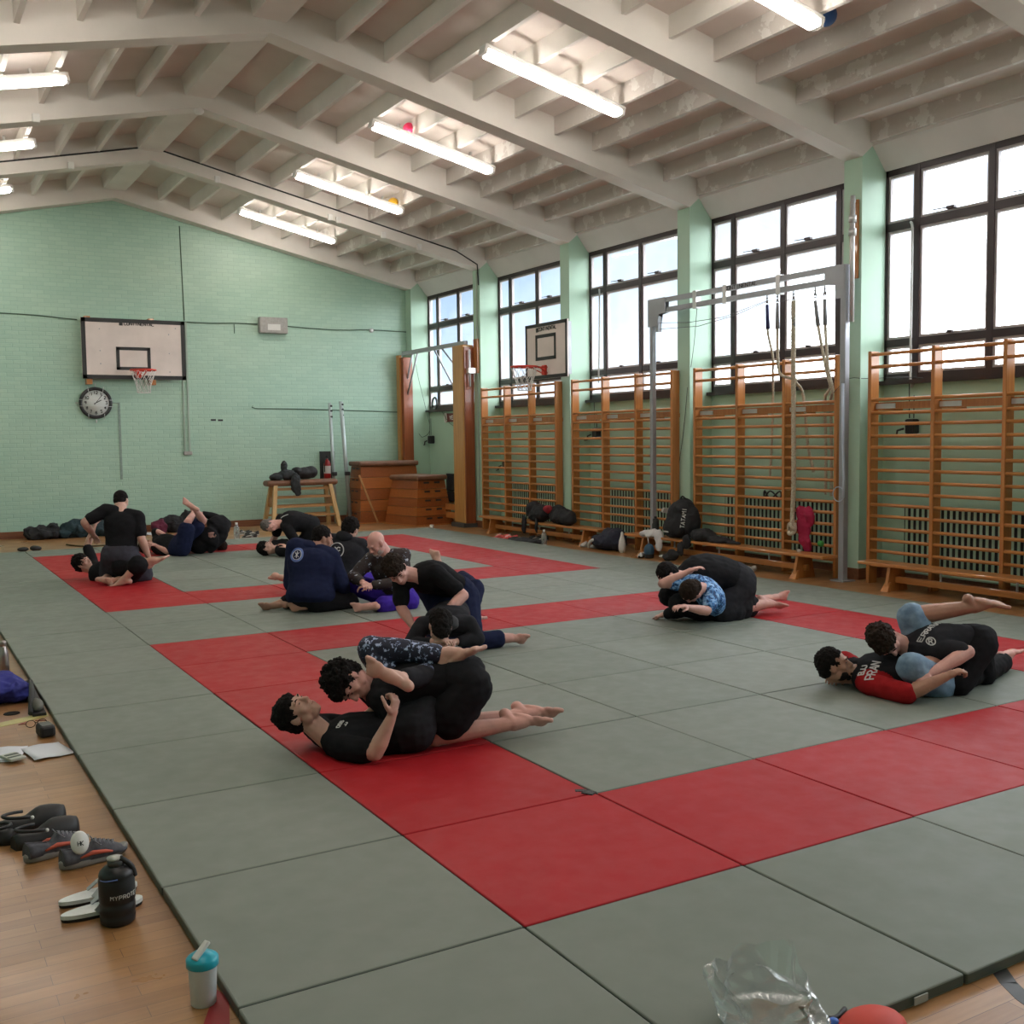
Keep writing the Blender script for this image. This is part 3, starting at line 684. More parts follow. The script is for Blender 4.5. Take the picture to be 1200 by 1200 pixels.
p = MB(); p.tube(resample([(6.45, 21.19, 2.42), (6.5, 21.19, 2.37), (7.3, 21.19, 2.36), (8.5, 21.19, 2.33), (9.86, 21.19, 2.29)], .2), .010, 5); tag(p.build('wall_cable', M_CABLE), 'lower dark cable running level behind the silver poles', 'cable')
r = root('wall_box', (6.9, 21.1, 4.03), 'grey metal box with white label high on the brick wall', 'box')
p = MB(); p.bb((6.60, 21.06, 3.87), (7.18, 21.2, 4.19), bevel=.02); p.build('case', M_GREY, r)
p = MB(); p.bb((6.76, 21.055, 3.93), (7.02, 21.062, 4.05)); p.build('label_plate', plain('plate_white', (.62,.62,.60), .4), r)
p = MB(); p.bb((5.60, 21.196, 2.12), (5.70, 21.2, 2.155)); p.bb((5.74, 21.196, 2.115), (5.84, 21.2, 2.15)); tag(p.build('wall_mark', M_BLK), 'two small dark marks on the brick wall right of the trunking', 'marks')
p = MB(); p.lathe([(0,0),(.045,0),(.045,.03),(0,.03)], (9.05,21.2,4.02), 16, R=RX90); tag(p.build('junction_box', M_STEELL), 'small round white junction box near the window corner', 'junction box')

# ---------------------------------------------------------------- winches and cords on the window wall
M_CORD = plain('white_cord', (.55,.56,.55), .6)
for (y, z, lab) in ((8.26, 1.80, 'behind the nearest wall bars'), (14.56, 1.78, 'behind the middle wall bars'), (20.75, 1.70, 'in the far corner bay'), (17.55, 1.22, 'low behind the bars under the board')):
    r = root('window_winch', (10.22, y, z), 'black window winch with crank handle '+lab, 'window winch', 'window winches')
    p = MB(); p.bb((10.14, y-.06, z-.09), (10.26, y+.06, z+.08), bevel=.02); p.build('winch_body', M_BLACK, r)
    p = MB(); p.tube([(10.12, y+.05, z-.03), (10.11, y+.13, z-.05), (10.11, y+.14, z-.11), (10.11, y+.22, z-.12)], .013, 7); p.build('crank', M_BLACK, r)
    if z > 1.5:
        p = MB(); p.tube([(10.18, y+.02, z+.09), (10.18, y+.03, 2.30)], .006, 5); p.tube([(10.18, y-.04, z+.09), (10.18, y-.04, 2.15)], .006, 5); p.build('winding_cord', M_BLACK, r)
p = MB(); p.tube(resample([(WX-.03, 8.34, 4.12), (WX-.05, 8.30, 4.05), (WX-.05, 8.30, 3.6), (WX-.05, 8.30, 2.34), (WX-.05, 8.25, 2.28)], .15), .014, 7); tag(p.build('conduit', M_CORD), 'white conduit running down the mullion of the nearest window', 'conduit')
p = MB(); p.tube(resample([(WX-.03, 14.50, 4.12), (WX-.05, 14.46, 4.05), (WX-.05, 14.47, 3.4), (WX-.05, 14.50, 2.6)], .15), .014, 7); tag(p.build('conduit', M_CORD), 'white conduit running down the mullion above the small backboard', 'conduit')
p = MB(); p.tube(resample([(PX-.01, 17.97, 4.85), (PX-.012, 17.97, 3.2), (PX-.012, 17.97, .2)], .3), .016, 7); tag(p.build('conduit', M_TRUNK), 'grey-green pipe running down the pillar right of the wooden post', 'conduit')
p = MB(); p.tube(resample([(WX-.09, 8.1, 2.34), (WX-.1, 8.35, 2.36), (9.9, 8.71, 2.36), (9.72, 8.78, 2.36), (fx, 8.9, 2.2)], .1), .004, 5); tag(p.build('cord', M_BLACK), 'thin dark cord strung from the nearest window to the frame post', 'cord')
p = MB(); p.tube(resample([(fx+.02, 11.36, 3.44), (9.75, 11.55, 3.0), (9.86, 11.75, 2.68)], .1), .004, 5); p.tube(resample([(9.84, 11.8, 2.4), (9.85, 11.9, 1.8), (9.84, 12.0, 1.3), (9.84, 12.1, 1.1)], .1), .004, 5); tag(p.build('cord', M_BLACK), 'thin dark cord hanging from the rope frame past the pillar', 'cord')

# ---------------------------------------------------------------- far right corner: hinged wooden frame
r = root('gym_apparatus', (9.7, 19.5, 0), 'tall hinged apparatus frame of orange posts joined by a steel rail in the far corner', 'climbing frame')
p = MB(); p.bb((9.60, 18.12, .08), (9.84, 18.56, 3.50), bevel=.02); p.build('post', wood('lit_face_post', (.42,.19,.05), (.60,.33,.11), 2, .35), r)
p = MB(); p.bb((9.62, 18.08, .06), (9.82, 18.12, 3.45)); p.build('toned_post_face', wood('shaded_side_post', (.20,.045,.014), (.30,.08,.022), 2, .35), r)  # near side of the post, its shade put into a darker wood tone
p = MB(); p.bb((9.55, 18.06, 0), (9.88, 18.60, .08)); p.build('base', plain('dull_steel', (.10,.10,.10), .5, .5), r)
p = MB(); p.bb((9.62, 20.86, .06), (9.84, 21.08, 3.45), bevel=.01); p.build('post', wood('shaded_side_post', (.20,.045,.014), (.30,.08,.022), 2, .35), r)
p = MB(); p.bb((9.58, 20.98, .06), (9.64, 21.12, 3.5)); p.build('toned_post_face', wood('lit_face_post', (.42,.19,.05), (.60,.33,.11), 2, .35), r)  # lit inner face painted paler over the dark, shade-toned post
p = MB(); p.bb((9.68, 18.2, 3.50), (9.76, 21.05, 3.58)); p.build('top_rail', M_STEEL, r)
for (a, b) in (((9.72, 19.55, 3.50), (9.72, 18.62, 2.62)), ((9.72, 19.2, 3.50), (9.72, 18.6, 3.1)), ((9.72, 20.35, 3.50), (9.72, 20.9, 2.62)), ((9.72, 20.6, 3.5), (9.72, 20.9, 2.95))):
    p = MB(); p.tube([a, b], .018, 7); p.build('brace', M_STEEL, r)
p = MB(); p.bb((PX-.04, 17.93, 2.95), (PX, 18.09, 3.60)); p.build('wall_plate', M_BARW, r)
p = MB(); p.tube([(9.70, 18.02, 2.7), (9.70, 18.02, 3.4)], .02, 7); p.bb((9.66,17.98,2.95),(9.86,18.1,3.05)); p.build('hinge_rod', M_STEELL, r)
p = MB(); p.bb((9.66, 18.6, .30), (9.72, 20.2, .42)); p.bb((9.66, 18.6, .14), (9.72, 20.2, .26)); p.build('side_board', M_BARW, r)
p = MB()
p.tube(resample([(9.76, 20.6, 3.5), (9.9, 20.7, 3.0), (10.0, 20.6, 2.4), (10.0, 20.4, 1.9), (10.0, 20.8, 1.75), (10.0, 21.0, 1.9)], .1), .005, 5); p.tube(resample([(WX-.06, 20.2, 2.28), (WX-.06, 19.9, 2.05), (WX-.06, 19.5, 1.95), (WX-.06, 19.0, 2.1)], .1), .005, 5)
tag(p.build('loose_cable', M_CABLE), 'loose dark cable looping down the corner wall beside the hinged frame', 'cable')
p = MB(); p.tube([(WX-.06, 20.55+.11*math.cos(a), 2.46+.13*math.sin(a)) for a in [PI*1.9*k/14 - .6 for k in range(15)]], .022, 7); tag(p.build('cord_coil', M_BLACK), 'black coil of cord hanging at the corner of the farthest window', 'cord')
# red wall sign
r = root('wall_sign', (WX-.02, 19.75, 2.14), 'dark red sign with white lettering under the farthest window', 'sign')
p = MB(); p.bb((WX-.02, 19.2, 2.06), (WX, 20.12, 2.24)); p.build('sign_board', plain('dark_red_sign', (.14,.012,.012), .4), r)
p = MB(); letters(p, 'YEOMANS', (WX-.024, 19.94, 2.11), (0,-1,0), (0,0,1), .075, .07, .018, .002)
p.tube([(WX-.026, 20.12+.05*math.cos(a), 2.15+.10*math.sin(a)) for a in [2*PI*k/16 for k in range(16)]], .012, 6, closed=True); p.build('lettering', plain('sign_white', (.7,.68,.66), .5), r)
r = root('wall_socket', (WX-.03, 19.9, .5), 'dark grey wall vent low in the corner behind the vaulting boxes', 'vent')
p = MB(); p.bb((WX-.05, 19.75, .40), (WX, 20.10, .60), bevel=.01); p.bb((WX-.05, 19.75, .62), (WX, 20.10, .98), bevel=.01); p.build('cover', plain('vent_dark', (.02,.02,.022), .5), r)

# ---------------------------------------------------------------- vaulting boxes
M_BOX = wood('orange_vault_wood', (.30,.085,.018), (.42,.13,.028), 0, .35); M_BOXY = wood('orange_vault_wood_side', (.22,.055,.012), (.32,.09,.02), 1, .35)
M_LEATH = plain('worn_brown_leather', (.17,.075,.04), .5, var=.25, nscale=6)
def vault_box(c, rz, bw, bl, tw, tl, h, nsec, lab, face):
    """tapered wooden box in stacked sections with a padded leather top"""
    r = root('vaulting_box', (c[0], c[1], 0), lab, 'vaulting box', 'wooden vaulting boxes')
    Rm = Matrix.Rotation(rz, 3, 'Z'); hb = h-.10
    for k in range(nsec):
        z0, z1 = .02+(hb-.02)*k/nsec, .02+(hb-.02)*(k+1)/nsec-.008
        def ring(z):
            t = z/hb; w_, l_ = (bw+(tw-bw)*t)/2, (bl+(tl-bl)*t)/2
            return [V(c) + Rm @ V((sx*w_, sy*l_, 0)) + V((0,0,z)) for sx, sy in ((-1,-1),(1,-1),(1,1),(-1,1))]
        s = MB(); s.hexa(ring(z0)+ring(z1)); sec = s.build('section', M_BOX if k % 2 else M_BOXY, r)
        if True:
            zc = z1-.045; t = zc/hb; w_, l_ = (bw+(tw-bw)*t)/2, (bl+(tl-bl)*t)/2
            for sx in (-.2, .2):
                if face == 'front': q = MB(); q.box(V(c)+Rm @ V((sx*tw, -l_, 0))+V((0,0,zc)), (.13, .016, .035), R=Rm); q.build('hand_hole', M_BLACK, sec)
                if face == 'side': q = MB(); q.box(V(c)+Rm @ V((-w_, sx*tl, 0))+V((0,0,zc)), (.016, .13, .035), R=Rm); q.build('hand_hole', M_BLACK, sec)
    s = MB(); s.box(V(c)+V((0,0,h-.055)), (tw+.10, tl+.10, .10), R=Rm, bevel=.035); s.build('padded_top', M_LEATH, r)
    s = MB(); s.box(V(c)+V((0,0,.012)), (bw+.03, bl+.03, .024), R=Rm); s.build('base_frame', M_BARW, r)
vault_box((9.02, 20.62, 0), 0, 1.42, .80, 1.24, .52, 1.27, 5, 'taller orange wooden vaulting box against the brick wall', 'side')
vault_box((9.30, 19.55, 0), math.radians(9), .90, 1.15, .64, .92, 1.0, 5, 'shorter wooden vaulting box with dark hand slots before the taller one', 'front')

# beam stand with leather top
r = root('pommel_stand', (7.15, 20.45, 0), 'wooden slatted trestle with brown leather top by the extinguisher', 'trestle')
M_PALE = wood('pale_ash_wood', (.45,.27,.10), (.62,.40,.17), 2, .4); M_PALEX = wood('pale_ash_rail', (.36,.18,.07), (.50,.28,.11), 0, .4)
p = MB(); p.box((7.13, 20.4, .88), (1.46, .34, .12), bevel=.05); p.build('leather_top', M_LEATH, r)
for sx in (-1, 1):
    for sy in (-1, 1):
        p = MB(); x0, x1 = 7.13+sx*.56, 7.13+sx*.68; y0, y1 = 20.4+sy*.12, 20.4+sy*.30
        p.beam((x0, y0, .84), (x1, y1, 0), .075, .075, up=(1,0,0)); p.build('leg', M_PALE, r)
    p = MB(); p.bb((7.13+sx*.60-.02, 20.2, .42), (7.13+sx*.60+.02, 20.6, .60)); p.build('end_board', M_BARW, r)
for z, o_ in ((.76, .13), (.60, .16), (.42, .20), (.24, .24)):
    for sy in (-1, 1):
        p = MB(); p.bb((7.13-.62, 20.4+sy*o_-.012, z-.02), (7.13+.62, 20.4+sy*o_+.012, z+.02)); p.build('rail', M_PALEX, r)
# jacket and bag lying on it
M_CLOTHD = plain('dark_grey_fabric', (.022,.026,.028), .85, var=.4, nscale=8, bmp=.3)
def blob(parts, name, mat, label, cat, group=None, vox=.02, disp=.02, seed=1, parent=None, smooth=3, nsc=.12):
    """soft cloth-like mass: union of ellipsoids, remeshed and crumpled"""
    m = MB()
    for q in parts:
        if len(q) == 2: m.ball(q[0], q[1], 16)
        elif len(q) == 3: m.ball(q[0], q[1], 16, R=Matrix.Rotation(q[2], 3, 'Z'))
        else: m.tube([q[0], q[1]], [q[2], q[3]], 12); m.ball(q[0], q[2], 12); m.ball(q[1], q[3], 12)
    o = m.build(name, mat, parent)
    md = o.modifiers.new('r', 'REMESH'); md.mode = 'VOXEL'; md.voxel_size = vox
    bake(o, smooth)
    from mathutils import noise as N
    lo = min(v.co.z for v in o.data.vertices)
    def mv(c, n_):
        n = N.noise_vector(c/nsc + V((seed*7.3, seed, 0))); n2 = N.noise(c/(nsc*.4) + V((seed,)*3))
        c = c + n*disp + n_*(1-abs(n2)*2)*disp*.35
        if c.z < lo: c.z = lo
        return c
    nudge(o, mv)
    for f_ in o.data.polygons: f_.use_smooth = True
    return tag(o, label, cat, group) if parent is None else o
blob([((6.85,20.4,1.04),(.20,.17,.10)),((6.62,20.38,1.0),(.13,.13,.07)),((6.80,20.38,1.20),(.05,.06,.12)),((6.95,20.19,.88),(.10,.045,.20)),((6.98,20.18,.74),(.07,.035,.12))], 'jacket', M_CLOTHD, 'dark jacket slumped over the leather-topped trestle, one sleeve hanging', 'jacket', seed=2, vox=.015, disp=.03)
blob([((7.22,20.42,1.06),(.24,.15,.12)),((7.34,20.42,1.08),(.15,.14,.12)),((7.05,20.40,1.12),(.10,.12,.07))], 'bag', plain('black_bag_fabric', (.010,.010,.012), .7, bmp=.2), 'black rounded bag lying on the leather-topped trestle', 'bag', seed=4, vox=.015, disp=.012)

# silver poles with bases, extinguisher
for (x, y, h, lean, lab) in ((7.93, 20.75, 2.47, .06, 'left slimmer of two upright silver poles by the vaulting box'), (8.16, 20.72, 2.50, .13, 'right thicker silver pole with black bolts by the vaulting box')):
    r = root('volleyball_post', (x, y, 0), lab, 'pole', 'upright silver poles')
    p = MB(); p.tube([(x+lean, y, 0), (x, y+.05, h)], .034 if lean < .1 else .042, 12); p.build('pole', plain('silver_pole', (.36,.42,.42), .35, .3), r)
    for q in (.0, .10, .22): p = MB(); p.box((x+.02, y+.03, h-.06-q), (.05,.05,.04), bevel=.01); p.build('bolt', M_BLACK, r)
    p = MB(); p.box((x+lean*.6, y-.02, 1.02), (.10,.10,.08), bevel=.015); p.build('clamp', M_BLACK, r)
p = MB(); p.beam((8.26, 20.12, 1.0), (8.62, 20.05, .02), .035, .02, up=(0,1,0)); tag(p.build('wooden_batten', M_PALEX), 'thin wooden batten leaning against the taller vaulting box', 'batten')
r = root('fire_extinguisher', (7.97, 21.12, .9), 'red fire extinguisher on a dark backboard behind the silver poles', 'fire extinguisher')
p = MB(); p.bb((7.83, 21.17, .86), (8.15, 21.2, 1.48)); p.build('backboard', M_BLK, r)
p = MB(); p.lathe([(0,0),(.065,0),(.072,.02),(.072,.34),(.05,.40),(.022,.42),(.022,.46),(0,.46)], (7.95,21.09,.88), 18); cyl = p.build('cylinder', plain('extinguisher_red', (.32,.01,.01), .3), r)
p = MB(); p.lathe([(.0735,.14),(.0735,.30)], (7.95,21.09,.88), 18); p.build('label', plain('label_white', (.6,.58,.55), .5), cyl)
p = MB(); p.box((7.95,21.07,1.36), (.03,.12,.04)); p.tube(resample([(7.95,21.05,1.34),(7.88,21.03,1.30),(7.87,21.03,1.05)], .05), .012, 6); p.build('valve', M_BLACK, r)

# ceiling details
M_WHT = plain('white_plastic', (.78,.77,.74), .4)
det = MB(); det.lathe([(0,0),(.07,0),(.075,-.03),(.05,-.06),(0,-.065)], (RX, PIL[2]+.06, RZ-.005), 20); tag(det.build('smoke_detector', M_WHT), 'white domed detector under the ridge of the middle roof beam', 'smoke detector')
p = MB()
yb = PIL[1]-.012
p.tube([(LX+.05, yb, under(LX, .19)), (RX, yb, RZ+.20), (PX-.5, yb, under(PX-.5, .19)), (PX-.05, yb, under(PX, .08)), (PX-.012, yb+.03, 4.6)], .013, 6)
tag(p.build('roof_cable', M_BLACK), 'black cable clipped along the side of the second roof beam from the back', 'cable')
n = 0
for (x, k) in ((1.85, 2), (2.70, 1), (4.95, 1), (6.90, 1), (7.05, 1), (7.9, 1), (8.6, 1)):
    y = PIL[k]-.03 if False else PIL[k]-.025; z = under(x, .03)
    q = MB(); q.box((x, y, z), (.09,.05,.11), bevel=.012)
    wh = 'left slope, nearer beam' if k == 2 else ('left slope, farther beam' if x < RX else 'right slope, %s from the ridge' % ordn[n-2])
    n += 1
    tag(q.build('junction_box', M_WHT), 'small white junction box, '+wh, 'junction box', 'junction boxes on the roof beams')
# ================================================================ people
def m_skin(name, c):
    if name in _M: return _M[name]
    m, nt, b, out = nmat(name); v = coords(nt)
    L(nt, ramp(nt, noise(nt, v, 14, 4), [(.3, tuple(x*.88 for x in c)), (.7, tuple(min(1, x*1.08) for x in c))]), b.inputs['Base Color'])
    b.inputs['Roughness'].default_value = .5; b.inputs['Subsurface Weight'].default_value = .08; b.inputs['Subsurface Radius'].default_value = (.01,.004,.002); b.inputs['Subsurface Scale'].default_value = .5
    _M[name] = m; return m
def cloth(name, c, rough=.85, var=.15):
    return plain('cloth_'+name, c, .92, spec=.12, var=var, nscale=18, bmp=.25, bscale=35)
def capsule(mb, a, b, ra, rb, n=12):
    a, b = V(a), V(b)
    if (b-a).length < 1e-5: mb.ball(a, max(ra, rb), n); return
    k = 4; mb.tube([a.lerp(b, i/k) for i in range(k+1)], [ra+(rb-ra)*i/k for i in range(k+1)], n); mb.ball(a, ra, n); mb.ball(b, rb, n)
def frame(f, u):
    f = V(f).normalized(); u = V(u); u = (u-f*u.dot(f)).normalized(); r = f.cross(u)
    return Matrix((r, f, u)).transposed()       # columns: right, forward, up
def loft(mb, st, n=20):
    """st = (centre, lateral axis, forward axis, half width, half depth)"""
    rings = []
    for c, lx, fy, w, d in st:
        rings.append([mb.bm.verts.new(V(c) + lx*math.copysign(abs(math.cos(a))**.85, math.cos(a))*w + fy*math.copysign(abs(math.sin(a))**.85, math.sin(a))*d) for a in [2*PI*k/n for k in range(n)]])
    for A, B in zip(rings, rings[1:]):
        for k in range(n): mb.bm.faces.new((A[k], A[(k+1) % n], B[(k+1) % n], B[k]))
    mb.bm.faces.new(rings[0][::-1]); mb.bm.faces.new(rings[-1])
def hand(mb, w, el, tip, palm, side, curl=.6, s=1.0, spread=.12):
    """w wrist, tip = direction of the fingers, palm = palm normal, side = +1 thumb on f x palm side"""
    w = V(w); d = V(tip).normalized(); p = V(palm); p = (p-d*p.dot(d)).normalized(); q = d.cross(p)*side
    R = Matrix((q, d, p)).transposed()
    mb.ball(w + d*.045*s, (.040*s, .050*s, .016*s), 12, R=R); mb.ball(w + d*.072*s, (.039*s, .022*s, .014*s), 12, R=R); capsule(mb, w, w+d*.03*s, .024*s, .026*s, 10)
    L_ = (.068, .076, .071, .056)
    for k in range(4):
        o = w + d*.085*s + q*(.030-.020*k)*s; dd = (d + q*(1.5-k)*spread).normalized(); ln = L_[k]*s; r0 = .0088*s
        cu = curl*(1+.06*k); pp = o - d*.015*s
        for j, fr in enumerate((.45, .30, .25)):
            ax = dd.cross(p).normalized(); a = cu*(.75 if j == 0 else 1.0)
            dd = (dd*math.cos(a) + p*math.sin(a)).normalized()
            nx = o + dd*ln*fr; capsule(mb, pp if j == 0 else o, nx, r0*(1-.10*j), r0*(.92-.10*j), 8); o = nx
            p2 = ax.cross(dd); p = p2 if p2.dot(p) > 0 else -p2
        p = V(palm); p = (p-d*p.dot(d)).normalized()
    t0 = w + d*.022*s + q*.026*s; t1 = t0 + (q*.75+d*.55+p*.35).normalized()*.038*s; t2 = t1 + (d*.8+q*.25+p*.4*(.3+curl)).normalized()*.030*s; t3 = t2 + (d*.75+p*.55*(.3+curl)-q*.1).normalized()*.024*s
    capsule(mb, t0, t1, .014*s, .0115*s, 8); capsule(mb, t1, t2, .0115*s, .010*s, 8); capsule(mb, t2, t3, .010*s, .0085*s, 8)
def foot(mb, an, toe, down, s=1.0, side=1):
    """an ankle, toe = direction heel->toes, down = sole direction"""
    an = V(an); t = V(toe).normalized(); dn = V(down); dn = (dn-t*dn.dot(t)).normalized(); q = t.cross(dn)*side
    R = Matrix((q, t, dn)).transposed()
    mb.ball(an, .036*s, 12); hl = an - t*.045*s + dn*.040*s; mb.ball(hl, (.030*s,.034*s,.030*s), 12, R=R); capsule(mb, an, hl, .036*s, .028*s)
    mid = an + t*.06*s + dn*.030*s; ballf = an + t*.125*s + dn*.052*s
    capsule(mb, an + t*.01*s, mid, .037*s, .032*s); mb.ball(mid+dn*.012*s, (.034*s,.070*s,.026*s), 14, R=R); mb.ball(ballf, (.044*s,.045*s,.019*s), 14, R=R); mb.ball(hl.lerp(ballf,.5)+dn*.0*s, (.030*s,.075*s,.018*s), 12, R=R)
    for k in range(5):
        o = ballf + t*(.026-.005*k)*s + q*(.033-.0165*k)*s + dn*.003*s; r = (.0135 if k == 0 else .0098-.0006*k)*s
        capsule(mb, o, o + t*(.034-.0035*k)*s + dn*.004*s, r*1.05, r, 8)
def head_shape(mb, c, R, s=1.0):
    P = lambda x, y, z: V(c) + R @ (V((x, y, z))*s)
    B = lambda p, r, n=16: mb.ball(P(*p), tuple(k*s for k in r), n, R=R)
    B((0,-.014,.030), (.077,.096,.089), 20); B((0,.020,.010), (.070,.070,.080)); B((0,.034,-.040), (.056,.058,.066)); B((0,.060,-.094), (.027,.024,.022)); B((0,.040,-.085), (.045,.045,.030))
    for sx in (-1, 1):
        B((sx*.040,.060,-.022), (.024,.022,.022)); B((sx*.052,.010,-.062), (.018,.038,.028)); B((sx*.079,-.006,-.006), (.009,.019,.031), 12); B((sx*.076,.004,-.020), (.008,.014,.020), 10)
        B((sx*.030,.083,.027), (.024,.011,.009), 12); B((sx*.031,.076,.002), (.0135,.012,.009), 12)
        B((sx*.011,.100,-.032), (.009,.010,.008), 10)
    capsule(mb, P(0,.086,.018), P(0,.110,-.024), .008*s, .0125*s, 10)
    B((0,.088,-.056), (.023,.012,.0065), 12); B((0,.087,-.067), (.019,.011,.007), 12); B((0,.075,-.062), (.034,.020,.026), 12)
def head_extras(r, c, R, s, hair, hairmat, skinlip, beard=None, eyes=True, seed=1):
    P = lambda x, y, z: V(c) + R @ (V((x, y, z))*s)
    if eyes:
        for sx in (-1, 1):
            e = MB(); e.ball(P(sx*.031,.0865,.0035), (.0105*s,.0045*s,.0030*s), 10, R=R); e.build('eye', M_EYE, r)
            e = MB(); e.tube([P(sx*.014,.095,.022), P(sx*.030,.0945,.028), P(sx*.047,.083,.023)], [.0028*s,.0042*s,.0022*s], 6); e.build('eyebrow', hairmat or M_BROW, r)
    e = MB(); e.tube([P(-.019,.0935,-.0615), P(0,.0995,-.0610), P(.019,.0935,-.0615)], [.0012*s,.0026*s,.0012*s], 6); e.build('mouth', skinlip, r)
    if hair:
        h = MB(); B = lambda p, r_, n=16: h.ball(P(*p), tuple(k*s for k in r_), n, R=R)
        th = hair.get('thick', .010); fr = hair.get('fringe', 0)
        B((0,-.022,.040), (.078+th,.090+th,.084+th), 22)
        B((0,-.050,-.010), (.066+th,.058+th,.060+th), 18)
        if hair.get('sides', 1):
            for sx in (-1, 1): B((sx*.060,-.016,.016), (.018+th*.6,.044,.044), 12)
        if fr: B((0,.035,.070), (.066+th*.6,.050+fr,.040+fr*.5), 16)
        if hair.get('long'): B((0,-.045,-.045), (.075,.055,.075), 16)
        if hair.get('curl'):
            rr = random.Random(seed)
            for k in range(90):
                a, z = rr.uniform(0, 2*PI), rr.uniform(-.25, 1); q = math.sqrt(max(0, 1-z*z)); y = math.sin(a)*q
                if y > .55 and z < .35: continue
                B((math.cos(a)*q*(.080+th), -.022+y*(.092+th), .038+z*(.086+th)), (.017,.017,.017), 6)
        o = h.build('hair', hairmat, r); md = o.modifiers.new('r', 'REMESH'); md.mode = 'VOXEL'; md.voxel_size = .006*s; bake(o, 1)
        from mathutils import noise as N
        am = hair.get('rough', .004)
        nudge(o, lambda c, n_: c + n_*(N.noise((c+r.location)*95+V((seed*3,0,0)))*am + N.noise((c+r.location)*38)*am*1.2))
    if beard:
        h = MB()
        for p, q in (((0,.058,-.090), (.032,.026,.024)), ((.040,.030,-.072), (.020,.040,.024)), ((-.040,.030,-.072), (.020,.040,.024)), ((0,.086,-.078), (.020,.010,.008))): h.ball(P(*p), tuple((k+.007)*s for k in q), 12, R=R)
        h.build('beard', beard, r)
M_EYE = plain('dark_eye', (.05,.035,.03), .3); M_BROW = plain('brown_brow', (.06,.035,.02), .8); M_LIP = plain('lip_tone', (.36,.13,.11), .5)
from mathutils import noise as _N
def person(J, lab, skin, shirt=None, pants=None, sleeve=.5, leg=.5, loose=0, hair=None, haircol=None, beard=None, vox=.008, pose=None, bulk=1.0, seed=1, short_c=None, hands=None, feet=None, group=None, hem=.12, eyes=True, hood=None, puff=.011, collar=None):
    """J: joint positions; the body is one remeshed surface, clothes are separate children"""
    J = {k: V(v) for k, v in J.items()}; S = J.get('scale', None); s = 1.0
    base = J['pelvis'].copy(); base.z = .04
    r = root('person', base, lab, 'person', group)
    pel, nk = J['pelvis'], J['neck']; mid = J.get('mid', pel.lerp(nk, .5))
    lh = (J['hipR']-J['hipL']).normalized(); ls = (J['shR']-J['shL']).normalized()
    def spine(t):      # quadratic through pelvis, mid, neck
        a, b, c = pel, mid*2-(pel+nk)*.5, nk
        return a*(1-t)**2 + b*2*t*(1-t) + c*t*t, ((b-a)*(1-t) + (c-b)*t).normalized()
    def station(t, w, d, off=0):
        c, tg = spine(min(max(t, 0), 1)); lx = lh.lerp(ls, min(max(t,0),1)); lx = (lx-tg*lx.dot(tg)).normalized(); fy = lx.cross(tg)*-1
        if t < 0: c = c + tg*(t*(nk-pel).length)
        if t > 1: c = c + tg*((t-1)*(nk-pel).length)
        return (c+fy*off, lx, fy, w*bulk, d*bulk)
    def torso(mb, t0, g):
        prof = [(-.17,.085,.07),(-.10,.140,.105),(0,.163,.115),(.10,.160,.112),(.25,.142,.100),(.42,.143,.102),(.60,.158,.112),(.76,.168,.115),(.88,.160,.102),(.96,.120,.082),(1.03,.070,.062)]
        st = [station(t, w+g, d+g) for t, w, d in prof if t >= t0]
        loft(mb, st)
    sp = lambda a, b, t: V(a).lerp(V(b), t)
    def arm(mb, X, upto, g=0, loosen=0):
        sh, el, wr = J['sh'+X], J['el'+X], J['wr'+X]
        capsule(mb, sp(nk, sh, .35)+V((0,0,0)), sh, .062*bulk+g, .060*bulk+g)
        f1 = min(1, upto*2); e1 = sp(sh, el, f1); r_ = (.056+(.042-.056)*f1)*bulk+g
        capsule(mb, sh, e1, .058*bulk+g, r_+loosen)
        if f1 >= 1 or g == 0: mb.ball(sp(sh, el, .45*f1), (.052*bulk+g), 12)
        if upto > .5:
            f2 = (upto-.5)*2; m_ = min(f2, .3); capsule(mb, el, sp(el, wr, m_), .041*bulk+g, .044*bulk+g); capsule(mb, sp(el, wr, m_), sp(el, wr, f2), .044*bulk+g, (.044+(.027-.044)*f2)*bulk+g+loosen*.5)
    def lg(mb, X, upto, g=0, loosen=0):
        hp, kn, an = J['hip'+X], J['kn'+X], J['an'+X]
        capsule(mb, sp(pel, hp, .6), hp, .095*bulk+g, .092*bulk+g)
        f1 = min(1, upto*2); k1 = sp(hp, kn, f1)
        capsule(mb, hp, k1, .093*bulk+g, (.093+(.060-.093)*f1)*bulk+g+loosen)
        if upto > .5 :
            f2 = (upto-.5)*2; m_ = min(.32, f2); capsule(mb, kn, sp(kn, an, m_), .056*bulk+g, .056*bulk+g); capsule(mb, sp(kn, an, m_), sp(kn, an, f2), .056*bulk+g, (.056+(.036-.056)*(f2-m_)/(1-.3))*bulk+g+loosen)
    # body
    b = MB(); torso(b, -1, 0)
    for X in 'LR':
        arm(b, X, 1.0); lg(b, X, 1.0)
    hd = J['head']; up = J.get('headup', hd-nk); R = frame(J['face'], up)
    capsule(b, nk, hd - R.col[2]*.05 - R.col[1]*.025, .062*bulk, .056*bulk); head_shape(b, hd, R)
    hands = hands or {}; feet = feet or {}
